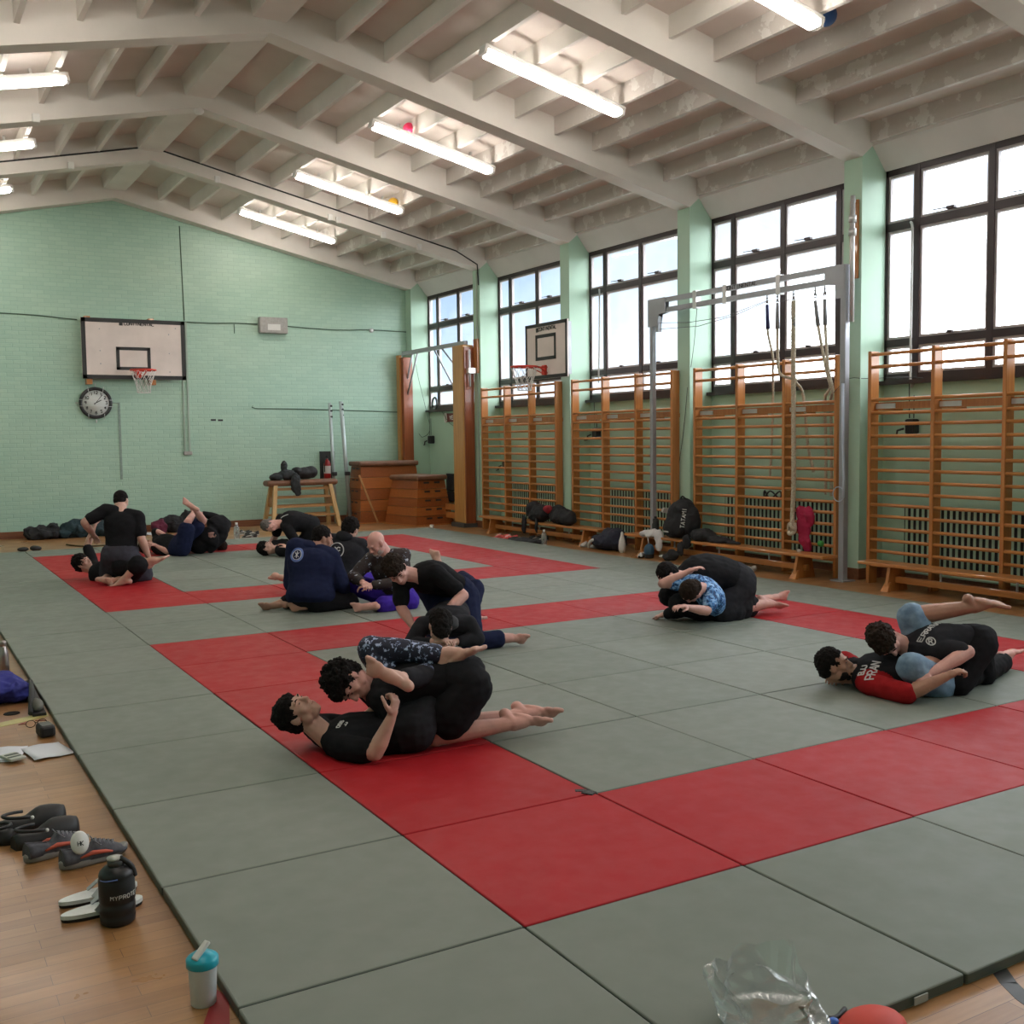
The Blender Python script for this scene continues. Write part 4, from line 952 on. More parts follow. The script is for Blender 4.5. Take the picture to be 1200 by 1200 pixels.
    for X in 'LR':
        el, wr = J['el'+X], J['wr'+X]; h = hands.get(X, {}); d = V(h.get('dir', wr-el)); pn = V(h.get('palm', (0,0,-1)))
        if abs(d.normalized().dot(pn.normalized())) > .95: pn = V((0.3,.9,.2))
        hand(b, wr + d.normalized()*.01, el, d, pn, h.get('thumb', 1), h.get('curl', .55), 1.08)
        kn, an = J['kn'+X], J['an'+X]; f_ = feet.get(X, {}); td = V(J['toe'+X])-an; dn = V(f_['down']) if 'down' in f_ else (an-kn)
        if abs(td.normalized().dot(dn.normalized())) > .93: dn = (V((0,0,1)) if kn.z < .26 and an.z < .26 else V((0,0,-1))) if abs(td.normalized().z) < .9 else V((0,1,0))
        foot(b, an, td, dn, 1.12, side=f_.get('side', 1))
    o = b.build('body', skin, r); md = o.modifiers.new('r', 'REMESH'); md.mode = 'VOXEL'; md.voxel_size = vox; bake(o, 2)
    off = r.location
    for v in o.data.vertices:
        if v.co.z + off.z < .042: v.co.z = .042 - off.z
    def garment(name, fn, mat, am=.006, it=4, vx=None, sc=7):
        m = MB(); fn(m); g = m.build(name, mat, r); md = g.modifiers.new('r', 'REMESH'); md.mode = 'VOXEL'; md.voxel_size = vx or vox*1.25; bake(g, it)
        def wr(c, n_):
            p = c + off; q = V((p.x*sc, p.y*sc, p.z*sc*1.6)) + V((seed*5.1,0,0))
            n = _N.noise(q)*.9 + _N.noise(q*2.7)*.6
            c = c + n_*(n*am + am*.4)
            if c.z + off.z < .041: c.z = .041 - off.z
            return c
        nudge(g, wr)
        return g
    if shirt:
        def fs(m):
            torso(m, hem-.14, puff)
            for X in 'LR': arm(m, X, sleeve, puff-.001, .010 if sleeve <= .5 else .003)
        garment('shirt', fs, shirt)
    if hood:
        def fh(m):
            q = nk - R.col[1]*.05
            m.ball(q + (nk-pel).normalized()*.065, (.10,.085,.055), 14, R=R); m.ball(q - R.col[1]*.03 + (nk-pel).normalized()*.05, (.09,.06,.06), 14, R=R)
        garment('hood', fh, hood)
    if pants:
        def fp(m):
            loft(m, [station(t, w+.014, d+.014) for t, w, d in ((-.17,.085,.07),(-.10,.140,.105),(0,.163,.115),(.10,.160,.112),(.22,.145,.103))])
            for X in 'LR': lg(m, X, leg, .012+loose*.4, loose)
        garment('trousers' if leg > .7 else 'shorts', fp, pants)
    head_extras(r, hd, R, 1.0, hair, haircol or M_BROW, M_LIP, beard, eyes, seed)
    r_parts = {c.name.split('.')[0]: c for c in r.children}
    return r, R, J, r_parts
def surf(o):
    from mathutils.bvhtree import BVHTree
    off = V((0,0,0)); p = o.parent
    while p is not None: off += p.location; p = p.parent
    return BVHTree.FromPolygons([v.co + off for v in o.data.vertices], [tuple(f.vertices) for f in o.data.polygons])
def print_on(r, o, c, n, up, strokes, name, mat, wd=.006, thick=.002, reach=.25):
    """lay flat strokes given in the plane (right, up) round c onto the cloth surface"""
    t = surf(o); n = V(n).normalized(); up = V(up); up = (up-n*up.dot(n)).normalized(); rt = up.cross(n); m = MB(); c = V(c)
    def hit(x, y):
        q = c + rt*x + up*y; h = t.ray_cast(q + n*reach, -n, .6); return (h[0], h[1]) if h[0] is not None else (q, n)
    for line in strokes:
        q = [line[0]]
        for a, b in zip(line, line[1:]):
            k = max(1, int(math.dist(a, b)/.012)); q += [(a[0]+(b[0]-a[0])*i/k, a[1]+(b[1]-a[1])*i/k) for i in range(1, k+1)]
        H = [hit(*p) for p in q]
        for (a, na), (b, nb) in zip(H, H[1:]):
            if (b-a).length > 1e-5: m.beam(a+na*.0015, b+nb*.0015+(b-a)*.12, wd, thick, up=na)
    return m.build(name, mat, r)
def txt_strokes(txt, h, w, x0=None, y0=0):
    out = []; tot = len(txt)*w*1.25; x0 = -tot/2 if x0 is None else x0
    for k, ch in enumerate(txt):
        for line in FONT[ch]: out.append([(x0+k*w*1.25+a/4*w, y0+b/6*h) for a, b in line])
    return out
def ring_strokes(rad, n=28, cx=0, cy=0): return [[(cx+rad*math.cos(2*PI*k/n), cy+rad*math.sin(2*PI*k/n)) for k in range(n+1)]]
def repaint(o, mat, test):
    o.data.materials.append(mat); i = len(o.data.materials)-1; off = V((0,0,0)); p = o.parent
    while p is not None: off += p.location; p = p.parent
    for f in o.data.polygons:
        if test(f.center + off): f.material_index = i
def seg_d(p, a, b):
    a, b = V(a), V(b); t = max(0, min(1, (p-a).dot(b-a)/max(1e-9, (b-a).length_squared))); return (p-a.lerp(b, t)).length
def decal(r, c, n, up, fn, name, mat):
    """thin printed emblem standing 1 mm proud of the cloth"""
    n = V(n).normalized(); up = V(up); up = (up-n*up.dot(n)).normalized(); rt = up.cross(n); m = MB(); fn(m, V(c), rt, up, n); return m.build(name, mat, r)
# joint positions in metres, measured for each person
PJ = {
 'A1': {'pelvis': (2.444,5.238,0.171),'neck': (2.019,5.425,0.107),'head': (1.871,5.501,0.257),'shR': (2.037,5.249,0.1),'shL': (2.001,5.601,0.141),'elL': (2.328,5.518,0.1),'elR': (2.138,5.073,0.1),'wrL': (2.292,5.548,0.172),'wrR': (2.217,5.044,0.276),'hipR': (2.41,5.147,0.159),'hipL': (2.477,5.33,0.182),'knL': (2.313,5.527,0.554),'knR': (2.702,5.39,0.385),'anL': (2.653,5.255,0.528),'anR': (2.295,5.1,0.463),'toeL': (2.766,5.172,0.61),'toeR': (2.159,5.164,0.55),'mid': (2.231,5.332,0.109),'face': (0.086,-0.467,0.874),'headup': (-0.837,0.447,0.165)},
 'A2': {'pelvis': (2.765,5.217,0.371),'neck': (2.316,5.475,0.301),'head': (2.151,5.464,0.397),'shL': (2.289,5.295,0.304),'shR': (2.343,5.655,0.298),'elL': (2.356,5.184,0.131),'elR': (2.464,5.562,0.1),'wrL': (2.417,5.368,0.09),'wrR': (2.409,5.587,0.09),'hipL': (2.736,5.124,0.354),'hipR': (2.793,5.31,0.387),'knL': (2.542,5.19,0.1),'knR': (2.745,5.313,0.1),'anL': (2.961,5.067,0.133),'anR': (3.126,5.21,0.126),'toeL': (3.087,4.983,0.09),'toeR': (3.252,5.125,0.09),'mid': (2.54,5.346,0.366),'face': (-0.047,-0.555,-0.72),'headup': (-0.948,0.161,0.136)},
 'B2': {'pelvis': (3.975,7.722,0.314),'neck': (3.664,7.264,0.299),'head': (3.541,7.106,0.322),'shL': (3.508,7.343,0.299),'shR': (3.821,7.186,0.299),'elL': (3.373,7.295,0.167),'elR': (3.88,7.142,0.189),'wrL': (3.487,7.115,0.21),'wrR': (3.691,7.136,0.184),'hipL': (3.891,7.765,0.314),'hipR': (4.06,7.68,0.314),'knL': (3.82,8.0,0.549),'knR': (4.226,7.827,0.464),'anL': (4.056,8.154,0.587),'anR': (4.27,8.155,0.526),'toeL': (4.01,8.219,0.761),'toeR': (4.255,8.284,0.574),'face': (0.163,0.785,-0.602),'headup': (0.292,0.476,0.813)},
 'B1': {'pelvis': (4.064,7.796,0.438),'neck': (3.65,7.706,0.623),'head': (3.45,7.69,0.694),'shL': (3.747,7.594,0.662),'shR': (3.552,7.818,0.584),'elL': (3.909,7.426,0.483),'elR': (3.521,7.762,0.379),'wrL': (3.701,7.364,0.368),'wrR': (3.554,7.615,0.245),'hipL': (4.084,7.713,0.418),'hipR': (4.044,7.879,0.458),'knL': (3.974,7.419,0.1),'knR': (3.872,7.835,0.102),'anL': (4.244,7.408,0.108),'anR': (4.252,8.055,0.124),'toeL': (4.324,7.329,0.09),'toeR': (4.395,8.087,0.105),'mid': (3.857,7.751,0.581),'face': (-0.142,-0.719,-0.576),'headup': (-0.631,-0.204,0.792)},
 'C1': {'pelvis': (3.561,9.99,0.182),'neck': (3.654,10.144,0.601),'head': (3.77,10.18,0.737),'shR': (3.799,10.054,0.548),'shL': (3.51,10.233,0.654),'elL': (3.463,10.254,0.295),'elR': (3.864,9.937,0.299),'wrL': (3.72,10.328,0.196),'wrR': (3.946,10.109,0.142),'hipR': (3.639,9.964,0.144),'hipL': (3.483,10.015,0.219),'knL': (3.752,10.319,0.177),'knR': (3.972,9.995,0.1),'anL': (3.367,10.303,0.1),'anR': (3.554,9.982,0.1),'toeL': (3.145,10.431,0.09),'toeR': (3.422,10.057,0.09),'face': (0.898,-0.144,-0.285),'headup': (0.05,0.05,1.0)},
 'C2': {'pelvis': (4.262,10.857,0.181),'neck': (4.334,10.964,0.588),'head': (4.389,10.968,0.744),'shR': (4.47,10.882,0.558),'shL': (4.198,11.046,0.618),'elL': (4.196,11.139,0.317),'elR': (4.538,10.938,0.312),'wrL': (4.342,11.215,0.154),'wrR': (4.438,11.1,0.159),'hipR': (4.333,10.814,0.162),'hipL': (4.191,10.901,0.201),'knL': (4.041,11.216,0.14),'knR': (4.668,10.965,0.156),'anL': (3.832,11.517,0.181),'anR': (4.664,10.726,0.1),'toeL': (3.702,11.597,0.23),'toeR': (4.71,10.695,0.09),'face': (0.715,0.534,-0.413),'headup': (0.25,0.1,0.9)},
 'C3': {'pelvis': (4.52,10.003,0.123),'neck': (4.352,9.903,0.533),'head': (4.23,9.893,0.68),'shR': (4.217,10.004,0.515),'shL': (4.486,9.802,0.55),'elL': (4.329,9.698,0.288),'elR': (4.015,9.993,0.349),'wrL': (4.119,9.763,0.281),'wrR': (4.017,9.779,0.321),'hipR': (4.444,10.046,0.106),'hipL': (4.597,9.959,0.139),'knL': (4.442,9.628,0.1),'knR': (4.079,10.157,0.256),'anL': (4.06,9.594,0.1),'anR': (4.089,10.48,0.1),'toeL': (3.954,9.704,0.09),'toeR': (4.011,10.525,0.09),'face': (-0.781,-0.227,-0.573),'headup': (-0.457,-0.009,0.874)},
 'D1': {'pelvis': (5.497,15.267,0.416),'neck': (5.087,15.339,0.484),'head': (4.876,15.369,0.468),'shL': (5.083,15.176,0.419),'shR': (5.092,15.501,0.549),'elL': (5.176,15.047,0.221),'elR': (5.032,15.629,0.262),'wrL': (5.009,15.02,0.109),'wrR': (4.905,15.575,0.119),'hipL': (5.479,15.185,0.371),'hipR': (5.515,15.349,0.461),'knL': (5.281,15.281,0.12),'knR': (5.443,15.363,0.115),'anL': (5.623,15.195,0.105),'anR': (5.79,15.275,0.114),'toeL': (5.755,15.115,0.09),'toeR': (5.889,15.215,0.099),'mid': (5.292,15.303,0.51),'face': (0.193,-0.742,-0.57),'headup': (-0.836,0.153,0.131)},
 'D2': {'pelvis': (5.319,15.168,0.1),'neck': (4.931,15.17,0.139),'head': (4.765,15.211,0.158),'shL': (4.925,15.002,0.1),'shR': (4.936,15.338,0.187),'elL': (5.083,14.79,0.1),'elR': (5.034,15.398,0.202),'wrL': (4.982,14.859,0.174),'wrR': (5.145,15.335,0.226),'hipL': (5.288,15.083,0.1),'hipR': (5.35,15.253,0.1),'knL': (5.59,15.031,0.146),'knR': (5.61,15.224,0.181),'anL': (5.789,15.137,0.1),'anR': (5.833,15.318,0.1),'toeL': (5.877,15.084,0.09),'toeR': (5.923,15.266,0.093),'face': (0.365,-0.385,0.756),'headup': (-0.766,0.468,0.211)},
 'E1': {'pelvis': (2.396,13.306,0.366),'neck': (2.444,13.412,0.869),'head': (2.465,13.552,1.016),'shR': (2.61,13.311,0.826),'shL': (2.277,13.514,0.913),'elL': (2.031,13.509,0.781),'elR': (2.62,13.214,0.565),'wrL': (2.145,13.661,0.621),'wrR': (2.702,13.264,0.349),'hipR': (2.474,13.258,0.334),'hipL': (2.318,13.355,0.398),'knL': (2.35,13.658,0.1),'knR': (2.643,13.51,0.1),'anL': (2.195,13.329,0.1),'anR': (2.394,13.24,0.106),'toeL': (2.285,13.2,0.09),'toeR': (2.275,13.236,0.09),'face': (0.568,0.679,-0.414),'headup': (0.0,0.1,1.0)},
 'E2': {'pelvis': (2.475,13.47,0.1),'neck': (2.2,13.928,0.153),'head': (2.067,14.013,0.239),'shL': (2.204,14.068,0.203),'shR': (2.195,13.787,0.104),'elL': (2.158,14.23,0.428),'elR': (2.301,13.606,0.1),'wrL': (2.243,14.2,0.663),'wrR': (2.447,13.525,0.134),'hipR': (2.476,13.374,0.1),'hipL': (2.475,13.566,0.127),'knL': (2.377,13.227,0.252),'knR': (2.531,13.011,0.283),'anL': (2.678,13.055,0.319),'anR': (2.385,13.084,0.124),'toeL': (2.777,13.003,0.388),'toeR': (2.297,13.134,0.105),'face': (0.515,-0.614,0.461),'headup': (-0.666,0.433,0.509)},
 'F1': {'pelvis': (3.738,16.049,0.179),'neck': (3.511,16.59,0.188),'head': (3.376,16.666,0.151),'shL': (3.476,16.436,0.113),'shR': (3.547,16.744,0.264),'elL': (3.559,16.15,0.1),'elR': (3.529,16.763,0.37),'wrL': (3.435,16.233,0.183),'wrR': (3.66,16.563,0.298),'hipL': (3.742,15.964,0.135),'hipR': (3.735,16.133,0.223),'knL': (3.825,15.948,0.536),'knR': (4.082,16.071,0.541),'anL': (4.009,16.269,0.662),'anR': (3.893,15.792,0.743),'toeL': (3.914,16.333,0.766),'toeR': (3.789,15.859,0.819),'face': (0.007,-0.402,0.824),'headup': (-0.818,0.482,0.012)},
 'F2': {'pelvis': (4.124,16.175,0.222),'neck': (4.443,16.288,0.352),'head': (4.418,16.515,0.1),'shL': (4.364,16.154,0.262),'shR': (4.522,16.423,0.442),'elL': (4.193,16.12,0.1),'elR': (4.38,16.515,0.552),'wrL': (4.177,16.031,0.256),'wrR': (4.186,16.518,0.613),'hipL': (4.049,16.187,0.16),'hipR': (4.198,16.162,0.284),'knL': (3.899,16.609,0.255),'knR': (3.917,16.678,0.301),'anL': (3.735,16.926,0.107),'anR': (3.729,17.008,0.154),'toeL': (3.62,16.992,0.096),'toeR': (3.615,17.076,0.156),'mid': (4.313,16.231,0.387),'face': (-0.615,-0.042,-0.671),'headup': (0.342,-0.59,-0.485)},
 'G1': {'pelvis': (6.857,7.459,0.32),'neck': (6.355,7.62,0.39),'head': (6.125,7.621,0.448),'shL': (6.257,7.479,0.335),'shR': (6.453,7.761,0.445),'elL': (6.168,7.515,0.135),'elR': (6.546,7.924,0.259),'wrL': (6.122,7.655,0.09),'wrR': (6.67,8.075,0.147),'hipL': (6.795,7.392,0.285),'hipR': (6.918,7.526,0.355),'knL': (6.534,7.355,0.1),'knR': (6.756,7.371,0.131),'anL': (7.015,7.309,0.148),'anR': (7.217,7.451,0.16),'toeL': (7.122,7.241,0.09),'toeR': (7.302,7.403,0.175),'mid': (6.606,7.54,0.455),'face': (-0.567,0.041,-0.728),'headup': (-0.817,0.278,0.374)},
 'G2': {'pelvis': (6.568,7.463,0.137),'neck': (6.25,7.261,0.361),'head': (6.067,7.229,0.358),'shL': (6.273,7.185,0.307),'shR': (6.228,7.337,0.415),'elL': (6.123,7.09,0.197),'elR': (5.907,7.432,0.416),'wrL': (5.906,7.082,0.248),'wrR': (6.094,7.33,0.511),'hipL': (6.526,7.415,0.1),'hipR': (6.61,7.511,0.174),'knL': (6.105,7.439,0.214),'knR': (6.23,7.74,0.243),'anL': (6.49,7.491,0.1),'anR': (6.609,7.85,0.1),'toeL': (6.636,7.517,0.09),'toeR': (6.771,7.865,0.09),'face': (-0.076,0.384,-0.819),'headup': (-0.862,-0.39,0.412)},
 'H1': {'pelvis': (5.889,4.544,0.1),'neck': (5.51,4.863,0.133),'head': (5.376,4.947,0.192),'shR': (5.448,4.695,0.1),'shL': (5.573,5.031,0.172),'elL': (5.793,5.142,0.1),'elR': (5.449,4.415,0.1),'wrL': (5.561,5.069,0.09),'wrR': (5.639,4.289,0.208),'hipR': (5.811,4.483,0.1),'hipL': (5.967,4.604,0.101),'knL': (5.84,4.713,0.511),'knR': (5.543,4.468,0.247),'anL': (6.151,4.477,0.576),'anR': (6.063,4.508,0.211),'toeL': (6.323,4.372,0.523),'toeR': (6.158,4.457,0.265),'face': (0.484,-0.724,0.318),'headup': (-0.253,0.337,0.876)},
 'H2': {'pelvis': (6.21,4.489,0.311),'neck': (5.786,4.68,0.304),'head': (5.584,4.712,0.378),'shL': (5.792,4.538,0.316),'shR': (5.78,4.822,0.293),'elL': (5.925,4.344,0.323),'elR': (5.964,4.936,0.17),'wrL': (5.611,4.38,0.211),'wrR': (6.017,5.126,0.09),'hipL': (6.148,4.42,0.341),'hipR': (6.272,4.559,0.282),'knL': (5.914,4.419,0.1),'knR': (6.31,4.517,0.1),'anL': (6.394,4.579,0.1),'anR': (6.783,4.681,0.1),'toeL': (6.532,4.611,0.09),'toeR': (6.936,4.705,0.09),'mid': (5.998,4.585,0.338),'face': (0.039,-0.605,-0.721),'headup': (-0.772,0.152,0.579)},
}
SK = m_skin('skin_light', (.56,.33,.26)); SKP = m_skin('skin_pink', (.60,.32,.27)); SKT = m_skin('skin_tan', (.40,.21,.145))
C_BLK = cloth('black', (.012,.012,.014)); C_BLK2 = cloth('faded_black', (.022,.022,.026)); C_NVY = cloth('navy', (.012,.016,.045)); C_DGR = cloth('charcoal', (.05,.05,.065))
C_PUR = cloth('purple', (.045,.02,.26)); C_RED = cloth('red', (.30,.012,.015)); C_GRY = cloth('dark_grey', (.065,.065,.07))
def m_pattern(name, base, col, col2, scale, lo, hi, z=None):
    m, nt, b, out = nmat(name); v = coords(nt)
    n = noise(nt, v, scale, 3, .7)
    L(nt, ramp(nt, n, [(lo, base), (lo+.02, col2), (hi, col), (hi+.08, col)]), b.inputs['Base Color']); b.inputs['Roughness'].default_value = .7; return m
C_SPAT = m_pattern('splatter_leggings', (.010,.014,.035), (.42,.50,.70), (.16,.22,.40), 34, .555, .61)
C_FLOR = m_pattern('blue_floral_rashguard', (.01,.05,.16), (.30,.50,.75), (.03,.20,.55), 26, .46, .60)
C_CAMO = m_pattern('white_flecked_rashguard', (.022,.012,.012), (.50,.52,.58), (.10,.14,.24), 20, .60, .66)
def m_denim():
    m, nt, b, out = nmat('light_denim'); v = coords(nt)
    L(nt, ramp(nt, noise(nt, v, 13, 5), [(.3,(.10,.17,.26)),(.7,(.22,.33,.44))]), b.inputs['Base Color']); b.inputs['Roughness'].default_value = .9; bump(nt, b, noise(nt, v, 40), .3, .005); return m
C_DEN = m_denim()
H_DK = plain('dark_hair', (.007,.005,.0045), .85, spec=.2, var=.4, nscale=60, bmp=.5, bscale=120); H_BR = plain('brown_hair', (.020,.012,.008), .85, spec=.2, var=.4, nscale=60, bmp=.5, bscale=120)
H_GR = plain('greying_hair', (.10,.085,.075), .7, var=.3, nscale=60, bmp=.5, bscale=120); H_WH = plain('grey_stubble', (.32,.27,.25), .8, var=.2, nscale=60)
camr, camu, camf = Rr, Ru, Rf
def cm(a, b, c): return camr*a + camu*b + camf*c
short = dict(thick=.008, rough=.005)
PP = {}
def mk(key, *a, **k):
    PP[key] = person(PJ[key], *a, seed=len(PP)+1, **k); return PP[key]
near = dict(vox=.0065); farv = dict(vox=.011)
mk('A1', 'person in black t-shirt lying on back, gripping the sleeve of the kneeling partner, nearest pair', SK, C_BLK, C_BLK2, .32, .93, 0, dict(thick=.012, rough=.008, fringe=.005), H_DK, group=None, hands=dict(R=dict(dir=cm(.25,.9,.1), palm=cm(-.9,.2,.4), curl=1.15), L=dict(dir=cm(.6,.5,0), palm=cm(0,-1,0))), feet=dict(R=dict(down=cm(.1,-.1,-1)), L=dict(down=cm(.65,-.70,-.3))), bulk=1.04, **near)
mk('A2', 'person in black shirt and shorts kneeling over the lying partner, nearest pair', SKP, C_BLK, C_BLK, .85, .30, .030, dict(thick=.016, curl=1, rough=.01, fringe=.02), H_DK, hands=dict(L=dict(curl=.3)), bulk=1.03, hem=.1, **near)
mk('B2', 'person on back whose dark-haired head points to the camera, under the partner in black t-shirt', SK, C_BLK2, C_NVY, .9, .95, .01, dict(thick=.012, rough=.006, long=1), H_DK, hood=C_GRY, vox=.008)
mk('B1', 'dark-haired person in black t-shirt kneeling and looking down, behind the nearest pair', SKP, C_BLK, C_NVY, .36, .93, .012, dict(thick=.014, fringe=.025, rough=.010), H_BR, vox=.0075, bulk=1.06)
mk('C1', 'person in navy hooded top with round blue back logo kneeling, seen from behind', SKT, C_NVY, C_BLK, .96, .93, .004, short, H_DK, hood=C_NVY, hem=-.03, puff=.030, bulk=1.27, vox=.009)
mk('C2', 'person in black hooded top with round white back logo sitting beyond the navy one', SK, C_BLK2, C_PUR, .95, .80, .01, dict(thick=.014, rough=.01), H_DK, hood=C_BLK2, puff=.022, bulk=1.12, vox=.009)
mk('C3', 'bald bearded person in flecked dark rash guard and purple trousers, sitting', SKP, C_CAMO, C_PUR, .93, .86, .02, None, H_WH, beard=H_WH, bulk=1.15, vox=.008)
mk('D1', 'short-haired person in black t-shirt crouching over a partner, before the trestle', SKP, C_BLK, C_BLK, .36, .93, .015, short, H_GR, bulk=1.15, **farv)
mk('D2', 'dark-haired person in black lying on the far mats under the crouching one', SK, C_BLK, C_BLK, .9, .93, .01, dict(thick=.014, rough=.01), H_DK, **farv)
mk('E1', 'person in black t-shirt and grey shorts kneeling upright, seen from behind at far left', SK, C_BLK, C_DGR, .35, .50, .055, dict(thick=.004, rough=.003), H_DK, bulk=1.18, hem=.12, **farv)
mk('E2', 'dark-haired person in black lying at far left, one arm raised to the kneeling partner', SK, C_BLK, C_BLK, .42, .55, .03, dict(thick=.016, rough=.01), H_DK, **farv)
mk('F1', 'person in navy shorts lying with bare legs crossed in the air by the end wall', SKP, C_BLK, C_NVY, .4, .36, .03, short, H_BR, **farv)
mk('F2', 'person in black long sleeves curled over the bare-legged partner by the end wall', SKP, C_BLK, C_BLK, .92, .45, .03, short, H_BR, bulk=1.2, **farv)
mk('G1', 'large person in black on hands and knees, pair before the benches', SKP, C_BLK, C_BLK2, .9, .62, .03, short, H_DK, bulk=1.28, vox=.009)
mk('G2', 'brown-haired person in blue floral top and black shorts held under the larger partner', SKP, C_FLOR, C_BLK, .32, .62, .02, short, H_BR, vox=.008, hands=dict(R=dict(palm=(0,0,-1), curl=.35), L=dict(curl=.5)))
mk('H1', 'bearded person in red sleeved top and denim shorts lying on back at the right', SKT, C_RED, C_DEN, .48, .49, .012, dict(thick=.009, rough=.008), H_DK, beard=H_DK, bulk=1.12, vox=.0075, hands=dict(R=dict(curl=1.0)))
mk('H2', 'dark-haired person in black printed top and trousers kneeling over the denim-clad partner', SKP, C_BLK2, C_BLK, .40, .97, .012, dict(thick=.014, fringe=.015, rough=.009), H_BR, bulk=1.08, vox=.0075, hands=dict(L=dict(curl=.9)))

# printed patterns and badges
P_WHT = plain('white_print', (.55,.55,.55), .7); P_BLU = plain('blue_print', (.10,.16,.42), .7)
r, R, J, q = PP['A1']; repaint(q['trousers'], C_SPAT, lambda p: seg_d(p, J['knL'], J['anL']) < .12 or (seg_d(p, J['hipL'], J['knL']) < .13 and (p-J['knL']).length < .22))
print_on(r, q['shirt'], (2.07,5.34,.185), V((-.3,.0,1))-Rf*.8, Rr*-.9+Ru*.3, txt_strokes('OSS', .022, .016)+txt_strokes('JJ', .014, .012, y0=-.03), 'chest_print', P_WHT, .005)
r, R, J, q = PP['C1']; c = (3.44,10.03,.605)
print_on(r, q['shirt'], c, -Rf, (0,0,1), ring_strokes(.062)+ring_strokes(.054), 'back_badge', P_BLU, .013)
print_on(r, q['shirt'], c, -Rf, (0,0,1), ring_strokes(.046)+[[(-.02,-.02),(.02,.02)],[(-.02,.02),(.02,-.02)],[(0,-.03),(0,.03)]], 'back_badge', P_WHT, .006)
r, R, J, q = PP['C2']; c = (4.20,10.90,.53)
tri = []
for k in range(3):
    a0 = 2*PI*k/3+.5; tri.append([(.026*math.cos(a0)+.019*math.cos(t), .026*math.sin(a0)+.019*math.sin(t)) for t in [a0+PI*2*i/12 for i in range(11)]])
print_on(r, q['shirt'], c, -Rf, (0,0,1), ring_strokes(.078)+tri, 'back_badge', P_WHT, .011, reach=.10)
r, R, J, q = PP['H1']; repaint(q['shirt'], C_BLK, lambda p: min(seg_d(p, J['shR']+(J['shR']-J['neck'])*-.1, J['elR']), seg_d(p, J['shL']+(J['shL']-J['neck'])*-.1, J['elL'])) > .098)
print_on(r, q['shirt'], (5.46,4.69,.20), V((0,0,1))-Rf*.9, Rr*-.6+Ru*.5, txt_strokes('PRAN', .05, .034, y0=-.02)+txt_strokes('BJJ', .03, .022, y0=.05), 'chest_print', P_WHT, .009)
r, R, J, q = PP['H2']; print_on(r, q['shirt'], (5.84,4.55,.44), V((0,0,1))-Rf*.7, Ru*.7-Rr*.4, txt_strokes('ERRATUM', .030, .026), 'shoulder_print', P_WHT, .007)
print_on(r, q['shirt'], (5.78,4.52,.375), -Rf+V((0,0,.3)), Ru, ring_strokes(.026, 14)+txt_strokes('R', .03, .02, y0=-.015), 'side_print', P_WHT, .007)
r, R, J, q = PP['D1']; print_on(r, q['shirt'], (5.08,15.30,.62), V((0,0,1))-Rf*.8, Ru, [[(-.06,0),(.06,0)]], 'collar_print', P_WHT, .016)
